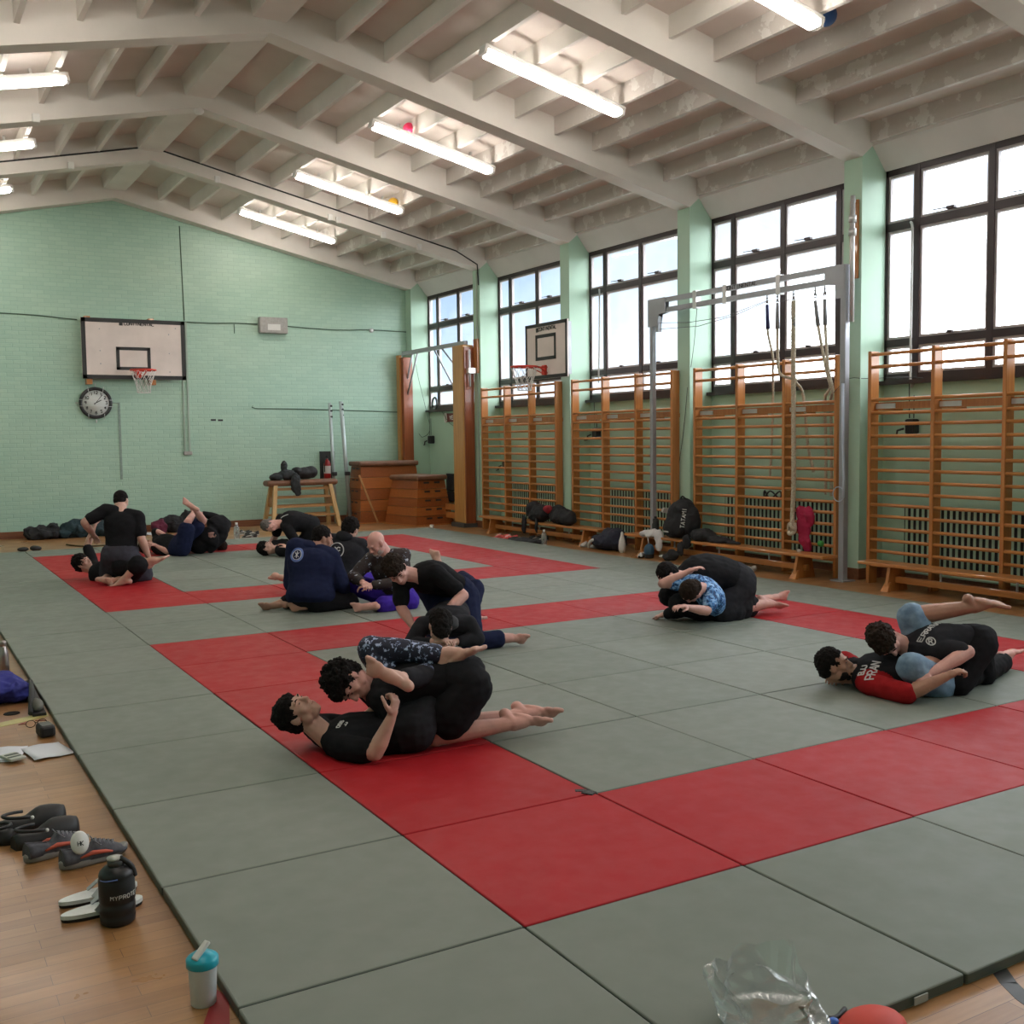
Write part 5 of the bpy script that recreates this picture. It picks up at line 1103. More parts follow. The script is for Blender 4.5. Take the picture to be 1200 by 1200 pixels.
# ================================================================ things lying about
def T(b, name, mat, lab, cat, group=None): return tag(b.build(name, mat), lab, cat, group)
F_BLK = plain('black_rubber', (.012,.012,.013), .55); F_CLO = plain('black_cloth_item', (.014,.014,.017), .85, bmp=.3, bscale=30)
F_NAVY = plain('navy_bag_fabric', (.014,.017,.035), .8, bmp=.3, bscale=30); F_WHT = plain('white_rubber', (.62,.62,.60), .5); F_STL = plain('brushed_steel', (.36,.31,.30), .28, .9)
def bend(o, fn):
    for v in o.data.vertices: v.co = fn(v.co.copy())
def shoe(x, y, rz, lab, upper, sole, cat='shoe', group=None, accent=None, laces=None, z0=0, s=1.0, low=False, name='trainer'):
    """length along local +y (toe); heel at the back"""
    r = root(name, (x, y, z0), lab, cat, group); Rz = Matrix.Rotation(rz, 3, 'Z'); C0 = V((x, y, z0))
    P = lambda a, b, c: C0 + Rz @ V((a*s, b*s, c*s))
    def outline(g, n=28):
        pts = []
        for k in range(n):
            a = 2*PI*k/n; yy = math.sin(a); w = .036 + (.012 if yy > 0 else 0)*math.sin(min(1, yy*1.3)*PI*.5 if yy > 0 else 0)
            pts.append((math.cos(a)*(w+g)*(1 - .22*max(0, yy)**4), yy*(.142+g)))
        return pts
    b = MB(); rings = []
    for z, g, tip in ((.0,-.004,0),(.008,.002,0),(.028,.004,.0),(.034,-.003,0)):
        rings.append([b.bm.verts.new(P(px, py, z + max(0, (py-.07))*.18 + max(0, -py-.09)*.1)) for px, py in outline(g)])
    n = len(rings[0])
    for A, B in zip(rings, rings[1:]):
        for k in range(n): f = b.bm.faces.new((A[k], A[(k+1) % n], B[(k+1) % n], B[k])); f.smooth = True
    b.bm.faces.new(rings[0][::-1]); b.bm.faces.new(rings[-1]); b.build('sole', sole, r)
    b = MB(); m = 12; prof = []
    for i in range(m+1):
        t = i/m; yy = -.132 + .262*t
        if low: h = .040 + .012*math.sin(t*PI) if t > .45 else .034
        else: h = (.092 - .030*max(0, (t-.0)/.42)) if t < .42 else .062*(1-((t-.42)/.58)**1.6)+.036
        w = .034 + .013*math.sin(max(0, (t-.25)/.75)*PI*.72); prof.append((yy, h, w if t < .97 else w*.7))
    rows = []
    for yy, h, w in prof:
        row = []
        for k in range(9):
            a = PI*k/8; row.append(b.bm.verts.new(P(math.cos(a)*w*(1-.25*math.sin(a)**2), yy, .026 + math.sin(a)**.8*(h-.026) if math.sin(a) > 1e-6 else .026)))
        rows.append(row)
    for i in range(len(rows)-1):
        for k in range(8):
            if not low and i < 4 and k in (3, 4): continue       # opening for the foot
            f = b.bm.faces.new((rows[i][k], rows[i][k+1], rows[i+1][k+1], rows[i+1][k])); f.smooth = True
    b.bm.faces.new(rows[-1][::-1]); b.bm.faces.new(rows[0][:3]+[rows[0][5],]+rows[0][6:]) if not low else b.bm.faces.new(rows[0])
    o = b.build('upper', upper, r); sd = o.modifiers.new('s', 'SOLIDIFY'); sd.thickness = .004*s
    if accent:
        for sx in (-1, 1):
            b = MB(); b.tube([P(sx*.039,-.07,.045), P(sx*.041,-.02,.055), P(sx*.045,.03,.048), P(sx*.046,.06,.04)], [.004*s,.010*s,.008*s,.004*s], 6); b.build('side_stripe', accent, r)
    if laces:
        b = MB()
        for i in range(5):
            yy = .0+.018*i; h = .098-.0065*i; b.tube([P(-.024, yy, h-.012), P(.0, yy+.006, h), P(.024, yy, h-.012)], .0028*s, 5); b.tube([P(.024, yy, h-.012), P(0, yy+.012, h-.001), P(-.024, yy+.018, h-.016)], .0028*s, 5)
        b.tube([P(0,0,.09), P(.03,-.01,.10), P(.045,.01,.08), P(.03,.02,.075)], .0025*s, 5); b.tube([P(0,0,.09), P(-.03,.0,.10), P(-.045,.02,.075)], .0025*s, 5)
        b.build('laces', laces, r)
    return r, P
# clogs
def clog(x, y, rz, lab):
    r = root('rubber_clog', (x, y, 0), lab, 'clog', 'black rubber clogs'); Rz = Matrix.Rotation(rz, 3, 'Z'); P = lambda a, b, c: V((x, y, 0)) + Rz @ V((a, b, c))
    _sh(r, P, F_BLK)
    return r
def _sh(r, P, mat):
    b = MB(); m = 14; rows = []
    for i in range(m+1):
        t = i/m; yy = -.135+.28*t; w = (.040+.016*math.sin(min(1, t*1.25)*PI*.5))*(1 if t < .9 else 1-.45*((t-.9)/.1)); w *= (.75 if i == 0 else 1); h = .056 if t < .02 else (.062-.010*t if t < .42 else .058+.032*math.sin(min(1,(t-.42)/.25)*PI/2)*(1-max(0,(t-.62)/.38)**2*.62))
        row = []
        for k in range(11):
            a = PI*k/10; row.append(b.bm.verts.new(P(math.cos(a)*w, yy, .022+math.sin(a)*(h-.022))))
        rows.append(row+[b.bm.verts.new(P(-w*.95, yy, 0)), b.bm.verts.new(P(w*.95, yy, 0))])
    for i in range(m):
        A, B = rows[i], rows[i+1]
        for k in range(13):
            k2 = (k+1) % 13; f = b.bm.faces.new((A[k], A[k2], B[k2], B[k])); f.smooth = True
    b.bm.faces.new(rows[0]); b.bm.faces.new(rows[-1][::-1]); b.build('foot_shell', mat, r)
    b = MB(); b.tube([P(math.cos(a)*.050, -.020-math.sin(a)*.100, .066+.012*math.sin(a)) for a in [PI*k/14 for k in range(15)]], .0075, 7); b.build('heel_strap', mat, r)
    b = MB(); 
    b.ball(P(.052,-.012,.062), .009, 8); b.build('rivet', F_WHT, r)
    b = MB(); 
    for i in range(3):
        for k in range(-1, 2): b.ball(P(k*.020, .05+.024*i, .082-.010*i-abs(k)*.006), (.006,.006,.003), 8)
    b.build('vent_holes', plain('deep_black', (.002,.002,.002), 1), r)
q = 1.30
clog(.50, 5.17, -1.35, 'black rubber clog farther from the camera, behind the other one')
clog(.53, 4.965, -1.25, 'black rubber clog with white rivet, directly behind the grey trainers')
clog(.30, 5.08, 1.0, 'black rubber clog cut by the left edge of the picture')
shoe(.555, 4.77, -1.2, 'grey lace-up trainer with orange patch, the farther of the pair', plain('grey_mesh', (.075,.075,.09), .8, var=.3, nscale=40), plain('grey_sole', (.22,.21,.20), .6), accent=plain('coral_orange', (.50,.09,.05), .6), laces=plain('grey_laces', (.16,.16,.18), .8), group='grey and orange trainers')
rt, PT = shoe(.675, 4.60, -1.32, 'grey lace-up trainer with orange stripe and white disc on it, nearer of the pair', plain('grey_mesh', (.075,.075,.09), .8), plain('grey_sole', (.22,.21,.20), .6), accent=plain('coral_orange', (.50,.09,.05), .6), laces=plain('grey_laces', (.16,.16,.18), .8), group='grey and orange trainers')
b = MB(); b.lathe([(0,0),(.041,0),(.043,.006),(.036,.014),(0,.017)], PT(.012,-.062,.100), 24, R=Matrix.Rotation(1.15, 3, 'X') @ Matrix.Rotation(.1, 3, 'Y'), sx=.85, sy=1.1); r = root('white_disc', (.62,4.6,.08), 'white oval case resting on the nearer grey trainer', 'case'); b.build('case', F_WHT, r)
b = MB(); c_ = PT(.012,-.062,.100); Rl = Matrix.Rotation(1.15, 3, 'X') @ Matrix.Rotation(.1, 3, 'Y'); letters(b, 'HK', c_+Rl @ V((-.011,-.014,.0175)), Rl.col[0], Rl.col[1], .018, .010, .003, .001); b.build('lettering', F_BLK, r)
# flip-flops
def flip(x, y, rz, lab):
    r = root('flip_flop', (x, y, 0), lab, 'flip-flop', 'white flip-flops'); Rz = Matrix.Rotation(rz, 3, 'Z'); P = lambda a, b, c: V((x, y, 0)) + Rz @ V((a, b, c))
    n = 30; out = []
    for k in range(n):
        a = 2*PI*k/n; yy = math.sin(a); w = .042+.012*max(0, math.sin(yy*1.5)) ; out.append((math.cos(a)*w, yy*.145))
    b = MB(); A = [b.bm.verts.new(P(p[0]*.95, p[1]*.98, 0)) for p in out]; B = [b.bm.verts.new(P(p[0], p[1], .012)) for p in out]
    for k in range(n): b.bm.faces.new((A[k], A[(k+1) % n], B[(k+1) % n], B[k]))
    b.bm.faces.new(A[::-1]); b.build('outsole', F_BLK, r)
    b = MB(); A = [b.bm.verts.new(P(p[0]*1.01, p[1]*1.005, .012)) for p in out]; B = [b.bm.verts.new(P(p[0], p[1], .026)) for p in out]
    for k in range(n): b.bm.faces.new((A[k], A[(k+1) % n], B[(k+1) % n], B[k]))
    b.bm.faces.new(A[::-1]); b.bm.faces.new(B); b.build('footbed', plain('flip_flop_white', (.60,.63,.62), .5, var=.1, nscale=20), r)
    for sx in (-1, 1):
        pts = [P(0,.085,.026), P(sx*.012,.065,.052), P(sx*.032,.02,.060), P(sx*.044,-.025,.028)]
        b = MB()
        for a_, b_ in zip(resample(pts, .015), resample(pts, .015)[1:]): b.beam(a_, b_+(b_-a_)*.3, .028, .004, up=(sx*.5,0,1))
        b.build('strap', plain('silver_strap', (.42,.44,.45), .35), r)
flip(.63, 4.215, -1.45, 'white flip-flop with grey straps, farther of the two beside the black jug')
flip(.62, 4.075, -1.50, 'white flip-flop with grey straps, nearer of the two beside the black jug')
# black jug
jx, jy = .655, 3.965
r = root('water_jug', (jx, jy, 0), 'large black ribbed water jug with white lettering on the wood floor', 'bottle')
b = MB(); b.lathe([(0,0),(.052,0),(.060,.008),(.062,.03),(.059,.036),(.062,.044),(.062,.075),(.059,.080),(.063,.088),(.063,.165),(.060,.172),(.062,.178),(.058,.192),(.044,.206),(.028,.212),(.026,.214)], (jx,jy,0), 32); b.build('body', plain('matt_black_plastic', (.010,.010,.012), .42), r)
b = MB(); b.lathe([(.026,.210),(.030,.212),(.030,.228),(.026,.232),(0,.232)], (jx,jy,0), 20); b.build('cap', plain('smoky_cap', (.05,.05,.05), .3), r)
b = MB(); b.lathe([(.012,.232),(.026,.234),(.028,.240),(0,.243)], (jx-.004,jy,0), 20); b.build('cap_top', plain('pale_cap_top', (.45,.45,.42), .3), r)
b = MB(); b.tube(resample([(jx+.012,jy-.015,.240),(jx+.034,jy-.018,.222),(jx+.052,jy-.02,.198),(jx+.060,jy-.018,.165)], .01), .010, 8); b.build('carry_handle', F_BLK, r)
def jugfn(u0, z0):
    def f(a, h):
        th = u0 + a/.063; return V((jx + math.cos(th)*.0637, jy + math.sin(th)*.0637, z0 + h))
    return f
b = MB()
for k, ch in enumerate('MYPROTEIN'):
    for line in FONT[ch]:
        for (ax, ay), (bx, by) in zip(line, line[1:]):
            fn = jugfn(math.radians(-120), .105); a_, b_ = fn(k*.0145+ax/4*.010, ay/6*.014), fn(k*.0145+bx/4*.010, by/6*.014)
            nr = (a_-V((jx,jy,a_.z))).normalized(); b.beam(a_, b_, .0022, .0012, up=nr)
b.build('lettering', F_WHT, r)
b = MB(); b.tube([(jx+.0630*math.cos(t), jy+.0630*math.sin(t), .176+.003*math.sin(3*t)) for t in [math.radians(-160+8*k) for k in range(9)]], .0022, 5); b.build('blue_mark', plain('blue_print', (.05,.05,.5), .4), r)
# shaker
sx_, sy_ = .775, 3.235
r = root('shaker_bottle', (sx_, sy_, 0), 'clear shaker bottle with turquoise lid and white flip cap by the mat edge', 'bottle')
M_FROST = plain('frosted_plastic', (.74,.78,.80), .35, trans=.25, var=.05)
b = MB(); b.lathe([(0,0),(.035,0),(.038,.004),(.044,.125),(.046,.13)], (sx_,sy_,0), 28); b.build('cup', M_FROST, r)
b = MB(); b.lathe([(.047,.122),(.049,.124),(.049,.145),(.045,.150),(.030,.160),(0,.163)], (sx_,sy_,0), 28); b.build('lid', plain('turquoise_plastic', (.01,.36,.48), .3), r)
b = MB(); b.box((sx_-.006,sy_-.012,.174), (.068,.024,.012), R=Matrix.Rotation(.5, 3, 'Z') @ Matrix.Rotation(-.55, 3, 'Y'), bevel=.005); b.build('flip_cap', F_WHT, r)
# steel bottle
b = MB(); b.lathe([(0,0),(.034,0),(.037,.006),(.037,.15),(.034,.18),(.022,.215),(.020,.225),(0,.225)], (.705,8.72,0), 24); r = root('steel_bottle', (.705,8.72,0), 'tall brushed steel drinks bottle standing by the mat edge', 'bottle'); b.build('body', F_STL, r)
b = MB(); b.lathe([(.022,.222),(.024,.224),(.024,.255),(.020,.262),(0,.262)], (.705,8.72,0), 20); b.build('cap', F_STL, r)
# blue bag with black strap
blob([((.56,7.86,.09),(.20,.20,.09)),((.68,7.80,.07),(.12,.13,.07)),((.42,7.95,.08),(.18,.16,.09))], 'drawstring_bag', plain('royal_blue_fabric', (.018,.022,.20), .8, bmp=.3, bscale=20), 'royal blue cloth bag slumped on the wood floor at left', 'bag', seed=6, vox=.013, disp=.035)
r = root('sandal', (.80, 7.6, 0), 'black sandal with grey toe pad leaning against the mat edge', 'sandal')
b = MB(); b.hexa([(.74,7.28,0),(.82,7.28,.0),(.825,8.15,.02),(.775,8.15,.02),(.74,7.28,.018),(.82,7.28,.018),(.825,8.15,.06),(.775,8.15,.06)]); b.tube(resample([(.73,7.30,.02),(.76,7.5,.12),(.80,7.9,.10),(.81,8.15,.04)], .04), .016, 7); b.build('strap', F_BLK, r)
b = MB(); b.ball((.775,7.40,.045), (.045,.085,.045), 14); b.build('toe_pad', plain('olive_grey_pad', (.11,.11,.09), .6), r)
b = MB(); b.lathe([(0,.004),(.048,.004),(.050,0)], (.635,7.45,0), 24, smooth=False); T(b, 'floor_socket', plain('deep_black', (.002,.002,.002), 1), 'black oval floor socket plate set in the wood floor', 'floor socket')
b = MB(); b.hexa([(.30,7.03,.0),(.83,7.25,.0),(.83,7.36,.0),(.30,7.14,.0),(.30,7.03,.0015),(.83,7.25,.0015),(.83,7.36,.0015),(.30,7.14,.0015)]); o = b.build('court_line', plain('pale_yellow_line', (.46,.42,.14), .4)); tag(o, 'pale yellow court line painted on the wood floor at left', 'floor line')
# glasses
r = root('spectacles', (.73, 7.04, 0), 'thin-framed spectacles lying folded on the wood floor', 'glasses')
b = MB()
for cx in (.70, .765): b.tube([(cx+.026*math.cos(a), 7.02+.006*math.sin(a), .022+.020*math.sin(a)) for a in [2*PI*k/18 for k in range(18)]], .0022, 5, closed=True)
b.tube([(.726,7.02,.026),(.739,7.018,.026)], .002, 5); b.build('frame', F_BLK, r)
b = MB(); b.tube([(.674,7.02,.026),(.64,7.10,.008),(.70,7.16,.006)], .0025, 5); b.tube([(.791,7.02,.026),(.80,7.10,.010),(.74,7.15,.006)], .0025, 5); b.build('temple', plain('dark_red_temple', (.25,.02,.015), .4), r)
b = MB(); b.box((.755,6.775,.035), (.085,.135,.07), rz=.12, bevel=.016); r = root('small_speaker', (.755,6.775,0), 'small black rounded box standing on the floor by the papers', 'box'); b.build('case', F_BLK, r); b = MB(); b.box((.755,6.775,.0705), (.06,.10,.002), rz=.12); b.build('top_panel', plain('dark_grey_panel', (.06,.065,.06), .5), r)
M_PAP = plain('white_paper', (.62,.64,.70), .6, var=.03)
def sheet(x, y, rz, w, h, z, lab, wob=.004):
    b = MB(); n = 6; Rz = Matrix.Rotation(rz, 3, 'Z'); g_ = [[b.bm.verts.new(V((x,y,z)) + Rz @ V(((i/n-.5)*w, (j/n-.5)*h, wob*(1+math.sin(i*1.1+j*.8))))) for j in range(n+1)] for i in range(n+1)]
    for i in range(n):
        for j in range(n): f = b.bm.faces.new((g_[i][j], g_[i+1][j], g_[i+1][j+1], g_[i][j+1])); f.smooth = True
    o = b.build('paper_sheet', M_PAP); sd = o.modifiers.new('s', 'SOLIDIFY'); sd.thickness = .0006; return tag(o, lab, 'paper')
sheet(.715, 6.40, .15, .21, .30, .006, 'white paper sheet on the floor, the one touching the mat edge')
sheet(.50, 6.47, -.25, .21, .30, .002, 'white paper sheet on the floor, half under the other sheet')
r = root('calculator', (.54, 6.33, .012), 'small pale card holder lying on the paper sheets', 'card holder')
b = MB(); b.box((.535,6.325,.022), (.085,.13,.016), rz=.35, bevel=.004); b.build('case', plain('pale_grey_green', (.42,.44,.38), .5), r)
b = MB(); b.box((.530,6.35,.031), (.07,.025,.002), rz=.35); b.box((.540,6.30,.031), (.07,.018,.002), rz=.35); b.build('dark_stripe', plain('dark_green_grey', (.06,.08,.06), .5), r)
# red tape, black line
b = MB(); b.hexa([(.69,3.00,0),(.79,3.00,0),(.85,3.22,0),(.83,3.30,0),(.69,3.00,.001),(.79,3.00,.001),(.85,3.22,.001),(.83,3.30,.001)]); T(b, 'court_line', plain('red_line_paint', (.30,.015,.02), .4), 'red court line painted on the wood floor under the shaker', 'floor line')
b = MB(); pts = resample([(3.20,2.35,.0005),(3.03,2.09,.0005),(2.93,1.93,.0005),(2.86,1.6,.0005),(2.84,1.2,.0005)], .08)
for a_, b_ in zip(pts, pts[1:]): b.beam(a_, b_+(b_-a_)*.05, .055, .001)
T(b, 'court_line', plain('black_line_paint', (.02,.02,.02), .4), 'curved black court line on the wood floor at the bottom right corner', 'floor line')
b = MB(); b.bb((2.60,2.066,.008),(2.66,2.070,.032)); T(b, 'mat_label', plain('mat_label_grey', (.35,.36,.33), .5), 'small pale maker label stitched to the front mat edge', 'label')
b = MB(); b.box((2.815,4.10,.043), (.05,.06,.006), rz=.5, bevel=.002); b.box((2.80,4.15,.041), (.03,.05,.004), rz=1.1); T(b, 'loose_tape', plain('torn_tape_dark', (.05,.05,.05), .8, var=.8, nscale=60), 'small torn dark tape patch at a red mat corner', 'tape')
# clear plastic bag and red cap at the bottom edge
def m_film():
    m, nt, b, out = nmat('clear_plastic_film'); v = coords(nt)
    t = nt.nodes.new('ShaderNodeBsdfTransparent'); t.inputs[0].default_value = (.93,.95,.95,1)
    g = nt.nodes.new('ShaderNodeBsdfGlossy'); g.inputs['Roughness'].default_value = .18; d = nt.nodes.new('ShaderNodeBsdfDiffuse'); d.inputs[0].default_value = (.62,.66,.66,1)
    a = nt.nodes.new('ShaderNodeMixShader'); a.inputs[0].default_value = .5; L(nt, g.outputs[0], a.inputs[1]); L(nt, d.outputs[0], a.inputs[2])
    lw = nt.nodes.new('ShaderNodeLayerWeight'); lw.inputs[0].default_value = .35
    mr = nt.nodes.new('ShaderNodeMath'); mr.operation = 'MULTIPLY_ADD'; L(nt, lw.outputs['Facing'], mr.inputs[0]); mr.inputs[1].default_value = .45; mr.inputs[2].default_value = .38
    mx = nt.nodes.new('ShaderNodeMixShader'); L(nt, mr.outputs[0], mx.inputs[0]); L(nt, t.outputs[0], mx.inputs[1]); L(nt, a.outputs[0], mx.inputs[2]); L(nt, mx.outputs[0], out.inputs[0]); return m
from mathutils import noise as NN
b = MB(); rows = []; n = 40; mrow = 16; cx, cy = 2.10, 2.20
for j in range(mrow+1):
    t = j/mrow; row = []
    for k in range(n):
        a = 2*PI*k/n; u = V((math.cos(a), math.sin(a), 0)); rr = .155*(1-.12*t)*(1+.0*t); wv = NN.noise(V((math.cos(a)*2.3, math.sin(a)*2.3, t*2.4))); w2 = NN.noise(V((math.cos(a)*6, math.sin(a)*6, t*5+9)))
        pk = max(0, math.cos(a-2.5))**3*.06 + max(0, math.cos(a-.9))**2*.03
        q = V((cx,cy,.045)) + u*(rr+wv*.05+w2*.018) + Rr*(.07*(1-t))*.5; q.z += t*(.12+pk+.05*wv); row.append(b.bm.verts.new(q))
    rows.append(row)
for A, B in zip(rows, rows[1:]):
    for k in range(n): f = b.bm.faces.new((A[k], A[(k+1) % n], B[(k+1) % n], B[k])); f.smooth = False
b.bm.faces.new(rows[0][::-1]); o = b.build('plastic_bag', m_film()); sd = o.modifiers.new('s', 'SUBSURF'); sd.levels = 1; sd.render_levels = 1
tag(o, 'crumpled clear plastic bag standing open on the front mats', 'plastic bag')
r = root('baseball_cap', (2.43, 1.975, 0), 'red cap with dark strap cut off by the bottom of the picture', 'cap')
b = MB(); b.ball((2.36,2.02,.035), (.115,.085,.055), 20); b.build('crown', plain('bright_red_cloth', (.60,.05,.03), .6), r)
b = MB(); b.tube(resample([(2.24,2.13,.045),(2.22,2.16,.075),(2.26,2.11,.06),(2.30,2.10,.05),(2.36,2.12,.05)], .02), .007, 6); b.build('strap', F_BLK, r)
b = MB(); b.ball((2.275,2.085,.05), (.02,.02,.012), 8); b.build('buckle', plain('blue_buckle', (.03,.15,.6), .4), r)
r.location = (2.36, 2.02, 0)
for c_ in r.children:
    for v in c_.data.vertices: v.co += V((2.43-2.36, 1.975-2.02, -.005))

# ---------------------------------------------------------------- belongings by the benches
F_CORAL = plain('coral_pink_shoe', (.62,.10,.09), .6); F_SWHT = plain('shoe_white', (.55,.54,.52), .6)
shoe(8.98, 15.66, 1.2, 'coral pink trainer beside the mats, left one of the pair', F_CORAL, F_CORAL, group='coral pink trainers', laces=F_SWHT)
shoe(9.02, 15.42, 1.4, 'coral pink trainer beside the mats, right one of the pair', F_CORAL, F_CORAL, group='coral pink trainers', laces=F_SWHT)
shoe(9.30, 15.10, 1.5, 'black trainer with white stripes under the bench, left one', F_BLK, F_SWHT, accent=F_SWHT, group='black trainers with white stripes', z0=0)
shoe(9.30, 14.90, 1.5, 'black trainer with white stripes under the bench, right one', F_BLK, F_SWHT, accent=F_SWHT, group='black trainers with white stripes')
blob([((8.98,14.95,.04),(.16,.40,.035)),((9.02,14.62,.04),(.14,.22,.035))], 'folded_jacket', F_CLO, 'flat dark clothing heap on the floor beside the coral trainers', 'clothing', seed=8, vox=.015, disp=.02)
blob([((9.48,15.25,.45),(.15,.33,.15)),((9.46,15.35,.50),(.13,.20,.14)),((9.315,15.45,.24),(.035,.05,.16)),((9.315,15.05,.26),(.025,.03,.14))], 'gym_bag', F_CLO, 'black bag on the bench under the basketball board, left of two', 'bag', seed=3, vox=.016, disp=.025)
blob([((9.48,14.50,.43),(.15,.34,.13)),((9.48,14.62,.48),(.12,.20,.13)),((9.44,14.28,.40),(.12,.18,.10))], 'gym_bag', F_CLO, 'black bag with red part on the bench under the basketball board, right of two', 'bag', seed=5, vox=.016, disp=.025)
blob([((9.38,14.78,.53),(.06,.11,.07))], 'red_cloth', plain('deep_red_cloth', (.25,.01,.02), .8), 'red cloth lying on the right black bag', 'cloth', seed=2, vox=.012, disp=.02)
M_CLEAR = glassy('clear_bottle_plastic', (.80,.84,.84), .25, .05, haze=.3)
def bottle(x, y, z, rad, h, lab, mat, capm, grp=None):
    r = root('water_bottle', (x, y, z), lab, 'bottle', grp)
    b = MB(); b.lathe([(0,0),(rad*.95,0),(rad,.01),(rad,h*.62),(rad*.8,h*.75),(rad*.4,h*.86),(rad*.4,h*.9)], (x,y,z), 20); b.build('body', mat, r)
    b = MB(); b.lathe([(rad*.45,h*.88),(rad*.45,h),(0,h)], (x,y,z), 16); b.build('cap', capm, r)
bottle(8.97, 14.27, 0, .045, .26, 'clear plastic water bottle beside the mats in front of the second bench', M_CLEAR, F_WHT)
shoe(9.42, 13.75, 1.9, 'pale worn trainer under the end of the bench, left one', F_SWHT, F_SWHT, group='pale worn trainers')
shoe(9.44, 13.48, 1.7, 'pale worn trainer under the end of the bench, right one', F_SWHT, F_SWHT, group='pale worn trainers')
r_ = blob([((9.42,13.20,.13),(.17,.30,.13)),((9.45,12.98,.17),(.15,.20,.17)),((9.47,13.12,.25),(.10,.22,.08))], 'duffel_bag', F_NAVY, 'navy duffel bag on the floor beside the white pin', 'bag', seed=9, vox=.016, disp=.03)
b = MB(); b.tube(resample([(9.24,13.42,.03),(9.22,13.36,.12),(9.26,13.30,.16)], .03), .022, 8); T(b, 'white_towel', F_WHT, 'white rolled item against the left end of the duffel bag', 'towel')
b = MB(); b.lathe([(0,0),(.035,0),(.052,.05),(.055,.10),(.045,.18),(.022,.26),(.018,.30),(0,.32)], (9.36,12.72,0), 20); T(b, 'white_pin', plain('matt_white_plastic', (.66,.65,.64), .5), 'white skittle-shaped bottle standing beside the duffel bag', 'bottle')
r = root('water_bottle', (9.46,12.05,.30), 'black drinks bottle standing on the bench left of the black backpack', 'bottle')
b = MB(); b.lathe([(0,0),(.048,0),(.052,.01),(.052,.16),(.040,.19),(.042,.20),(.042,.24),(0,.25)], (9.46,12.05,.30), 20); b.build('body', F_BLK, r); b = MB(); b.lathe([(.02,.25),(.022,.27),(0,.28)], (9.46,12.05,.30), 12); b.build('cap', F_BLK, r)
blob([((9.38,12.02,.34),(.10,.12,.05)),((9.36,11.86,.30),(.05,.08,.10)),((9.34,11.84,.20),(.035,.06,.10)),((9.38,12.16,.33),(.08,.10,.05))], 'white_glove', plain('white_terry', (.62,.61,.62), .85, bmp=.3), 'white towel bundled on the bench end, one corner hanging down', 'towel', seed=11, vox=.011, disp=.03)
# backpack
r = root('backpack', (9.46, 11.45, .30), 'large black backpack with white emblem upright on the bench', 'backpack')
ob = blob([((9.46,11.50,.56),(.16,.24,.26)),((9.46,11.42,.70),(.14,.18,.16)),((9.36,11.52,.46),(.10,.20,.15)),((9.48,11.28,.55),(.12,.12,.22))], 'bag_body', F_CLO, '', '', seed=12, vox=.014, disp=.015, parent=r)
b = MB(); b.tube(resample([(9.42,11.45,.84),(9.42,11.41,.89),(9.42,11.34,.86)], .02), .012, 6); b.build('top_handle', F_BLK, r)
dsk = [[(.034*math.cos(t)*k, .040*math.sin(t)*k) for t in [2*PI*q_/16 for q_ in range(17)]] for k in (.25, .6, 1)]
print_on(r, ob, (9.3, 11.66, .68), (-1,-.3,0), (0,0,1), dsk, 'white_emblem', F_WHT, .017)
print_on(r, ob, (9.3, 11.60, .40), (-1,-.2,0), (0,0,1), [[(-.06,0),(.06,0)]], 'white_tag', F_WHT, .022)
print_on(r, ob, (9.35, 11.27, .60), (-1,-.7,0), (0,.9,.1), txt_strokes('TATAMI', .055, .038), 'lettering', F_WHT, .009)
blob([((9.48,11.05,.37),(.14,.22,.09)),((9.50,10.78,.33),(.10,.24,.05)),((9.52,10.52,.315),(.06,.16,.025))], 'black_jacket', F_CLO, 'black jacket spread along the bench right of the backpack', 'jacket', seed=14, vox=.014, disp=.02)
blob([((9.34,11.22,.28),(.04,.08,.10)),((9.31,11.32,.18),(.035,.06,.10)),((9.28,11.45,.09),(.04,.10,.07)),((9.26,11.55,.05),(.05,.10,.045))], 'black_scarf', F_CLO, 'black sleeve hanging from the bench to the floor below the backpack', 'clothing', seed=15, vox=.012, disp=.02)
b = MB(); b.ball((9.24,11.63,.055), (.035,.06,.02), 10); T(b, 'white_band', F_WHT, 'white band lying on the black sleeve end below the backpack', 'band')
r = root('blue_flask', (9.25, 11.93, 0), 'blue rounded flask on the floor below the white towel', 'flask')
b = MB(); b.lathe([(0,0),(.06,0),(.068,.02),(.068,.06)], (9.25,11.93,0), 20); b.build('base', F_BLK, r)
b = MB(); b.lathe([(.068,.06),(.074,.08),(.074,.14),(.055,.18),(.03,.20),(0,.205)], (9.25,11.93,0), 20); b.build('body', plain('petrol_blue', (.03,.09,.16), .4), r)
b = MB(); b.tube(resample([(9.26,11.95,.20),(9.28,11.99,.28),(9.30,12.0,.33)], .03), .014, 7); b.build('straw', F_STL, r)
shoe(9.20, 12.05, 2.2, 'white and black slim shoe left of the blue flask', F_SWHT, F_BLK, s=.8)
blob([((9.68,9.42,.60),(.03,.10,.24)),((9.68,9.33,.72),(.03,.08,.12)),((9.68,9.47,.76),(.03,.07,.10)),((9.68,9.36,.38),(.025,.06,.12))], 'red_shirt', plain('crimson_cloth', (.34,.008,.05), .85, bmp=.2), 'crimson shirt hung over the wall bar rungs right of the knotted rope', 'shirt', seed=16, vox=.011, disp=.03)
b = MB(); b.ball((9.70,9.16,.40), (.03,.05,.04), 10); T(b, 'green_ball', plain('green_tennis', (.04,.28,.05), .7), 'small green ball wedged behind the lowest rungs', 'ball')
b = MB()
b.lathe([(0,0),(.022,0),(.024,.03),(0,.035)], (9.50,9.32,.30), 12); b.lathe([(0,0),(.022,0),(.024,.03),(0,.035)], (9.50,9.02,.30), 12) if False else None
T(b, 'white_cup', F_WHT, 'tiny white tape roll standing at the right end of the middle bench', 'tape roll')
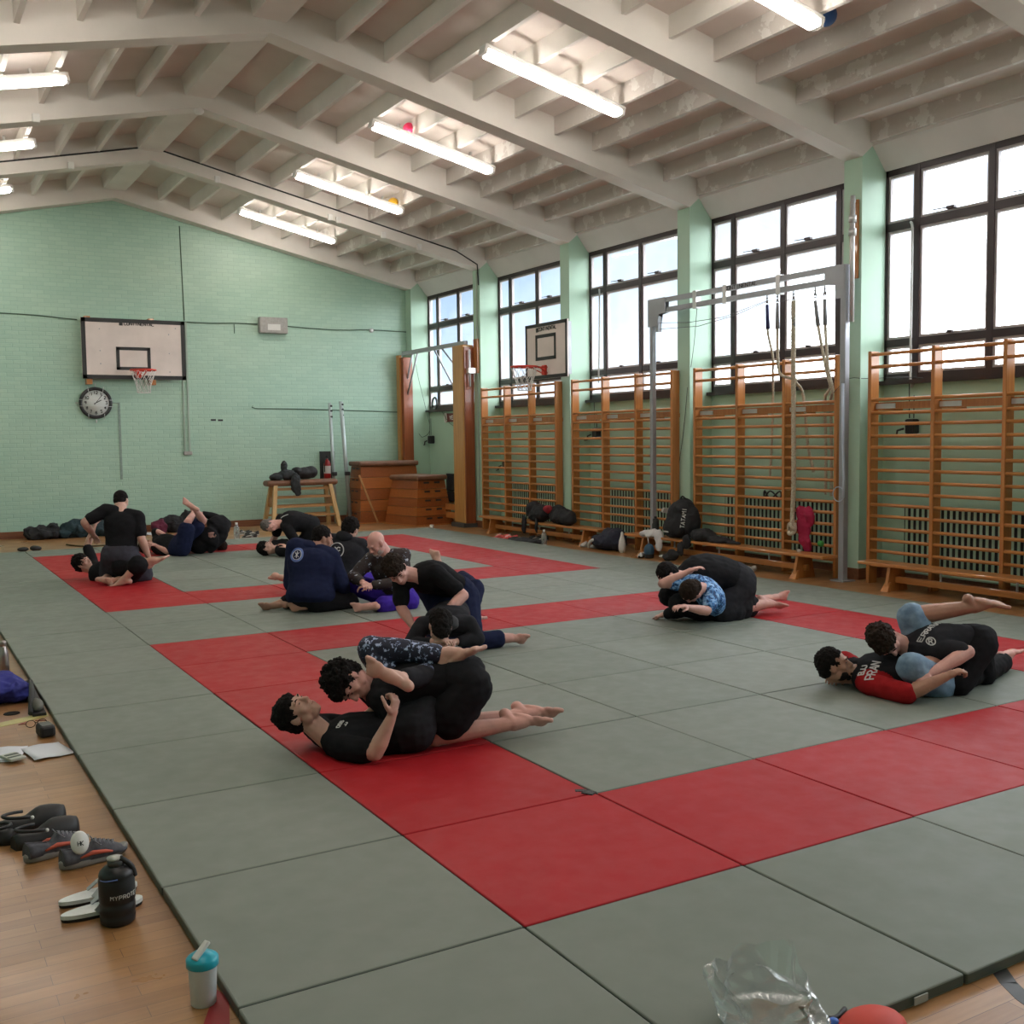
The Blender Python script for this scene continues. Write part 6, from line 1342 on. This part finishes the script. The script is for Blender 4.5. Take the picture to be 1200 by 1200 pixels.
b = MB(); b.tube([(10.05+.02*math.cos(a*2), 10.35+.16*math.cos(a), .93+.05*math.sin(a*3)) for a in [2*PI*k/24 for k in range(24)]], .012, 6, closed=True); T(b, 'coiled_cable', F_BLK, 'dark coiled cable resting on the radiator cover behind the ropes', 'cable')
shoe(9.30, 9.98, 1.6, 'white trainer on the floor by the bench, behind the large kneeling person', F_SWHT, F_SWHT, s=.9)
# ---------------------------------------------------------------- along the end wall
blob([((2.30,20.85,.11),(.22,.20,.11)),((2.62,20.88,.13),(.12,.14,.14)),((2.45,20.80,.09),(.30,.20,.09))], 'clothes_pile', F_CLO, 'dark clothes pile against the end wall, leftmost', 'clothing', seed=21, vox=.02, disp=.06)
blob([((3.00,20.82,.14),(.28,.22,.15)),((3.35,20.80,.15),(.22,.20,.17)),((2.78,20.78,.09),(.16,.16,.09))], 'clothes_pile', plain('dark_teal_cloth', (.014,.035,.045), .85, bmp=.3), 'dark teal jacket heaped against the end wall behind the far left pair', 'clothing', seed=22, vox=.02, disp=.06)
blob([((4.70,20.75,.16),(.28,.22,.16)),((5.0,20.75,.22),(.16,.18,.18))], 'clothes_pile', F_CLO, 'black bag heap behind the crossed bare legs by the end wall', 'clothing', seed=23, vox=.02, disp=.06)
blob([((4.42,20.60,.13),(.14,.16,.13))], 'clothes_pile', plain('maroon_cloth', (.10,.008,.03), .85, bmp=.3), 'maroon cloth bundle left of the black heap by the end wall', 'clothing', seed=24, vox=.018, disp=.05)
sheet(4.10, 20.45, .2, .40, .30, .004, 'white sheet lying on the floor by the maroon bundle', .02)
blob([((1.86,18.60,.035),(.09,.06,.035)),((2.04,18.54,.045),(.09,.06,.045))], 'black_slipper', F_BLK, 'pair of crumpled black slippers on the far wood floor at left', 'slippers', seed=25, vox=.012, disp=.012)
b = MB(); b.tube(resample([(2.60,19.28,.012),(2.68,19.0,.012),(2.85,18.75,.012),(3.2,18.7,.012)], .08), .014, 6); T(b, 'floor_cable', plain('olive_cable', (.06,.05,.02), .7), 'short olive cable lying on the far wood floor', 'cable')
bottle(5.26, 18.45, 0, .05, .30, 'clear water bottle standing at the far mat edge left of the crouching person', M_CLEAR, F_WHT)
shoe(5.62, 19.35, 1.3, 'black and white trainer before the trestle, farther one', F_BLK, F_SWHT, accent=F_SWHT, group='black and white trainers by the trestle')
shoe(5.70, 19.05, 1.45, 'black and white trainer before the trestle, middle one', F_BLK, F_SWHT, accent=F_SWHT, group='black and white trainers by the trestle')
shoe(5.50, 18.50, 1.1, 'black and white trainer at the far mat edge beside the bottle', F_BLK, F_SWHT, accent=F_SWHT, group='black and white trainers by the trestle')
b = MB(); b.lathe([(0,0),(.035,0),(.04,.07),(0,.075)], (9.0,18.35,0), 12); T(b, 'white_cup', F_WHT, 'small white cup on the floor before the shorter vaulting box', 'cup')
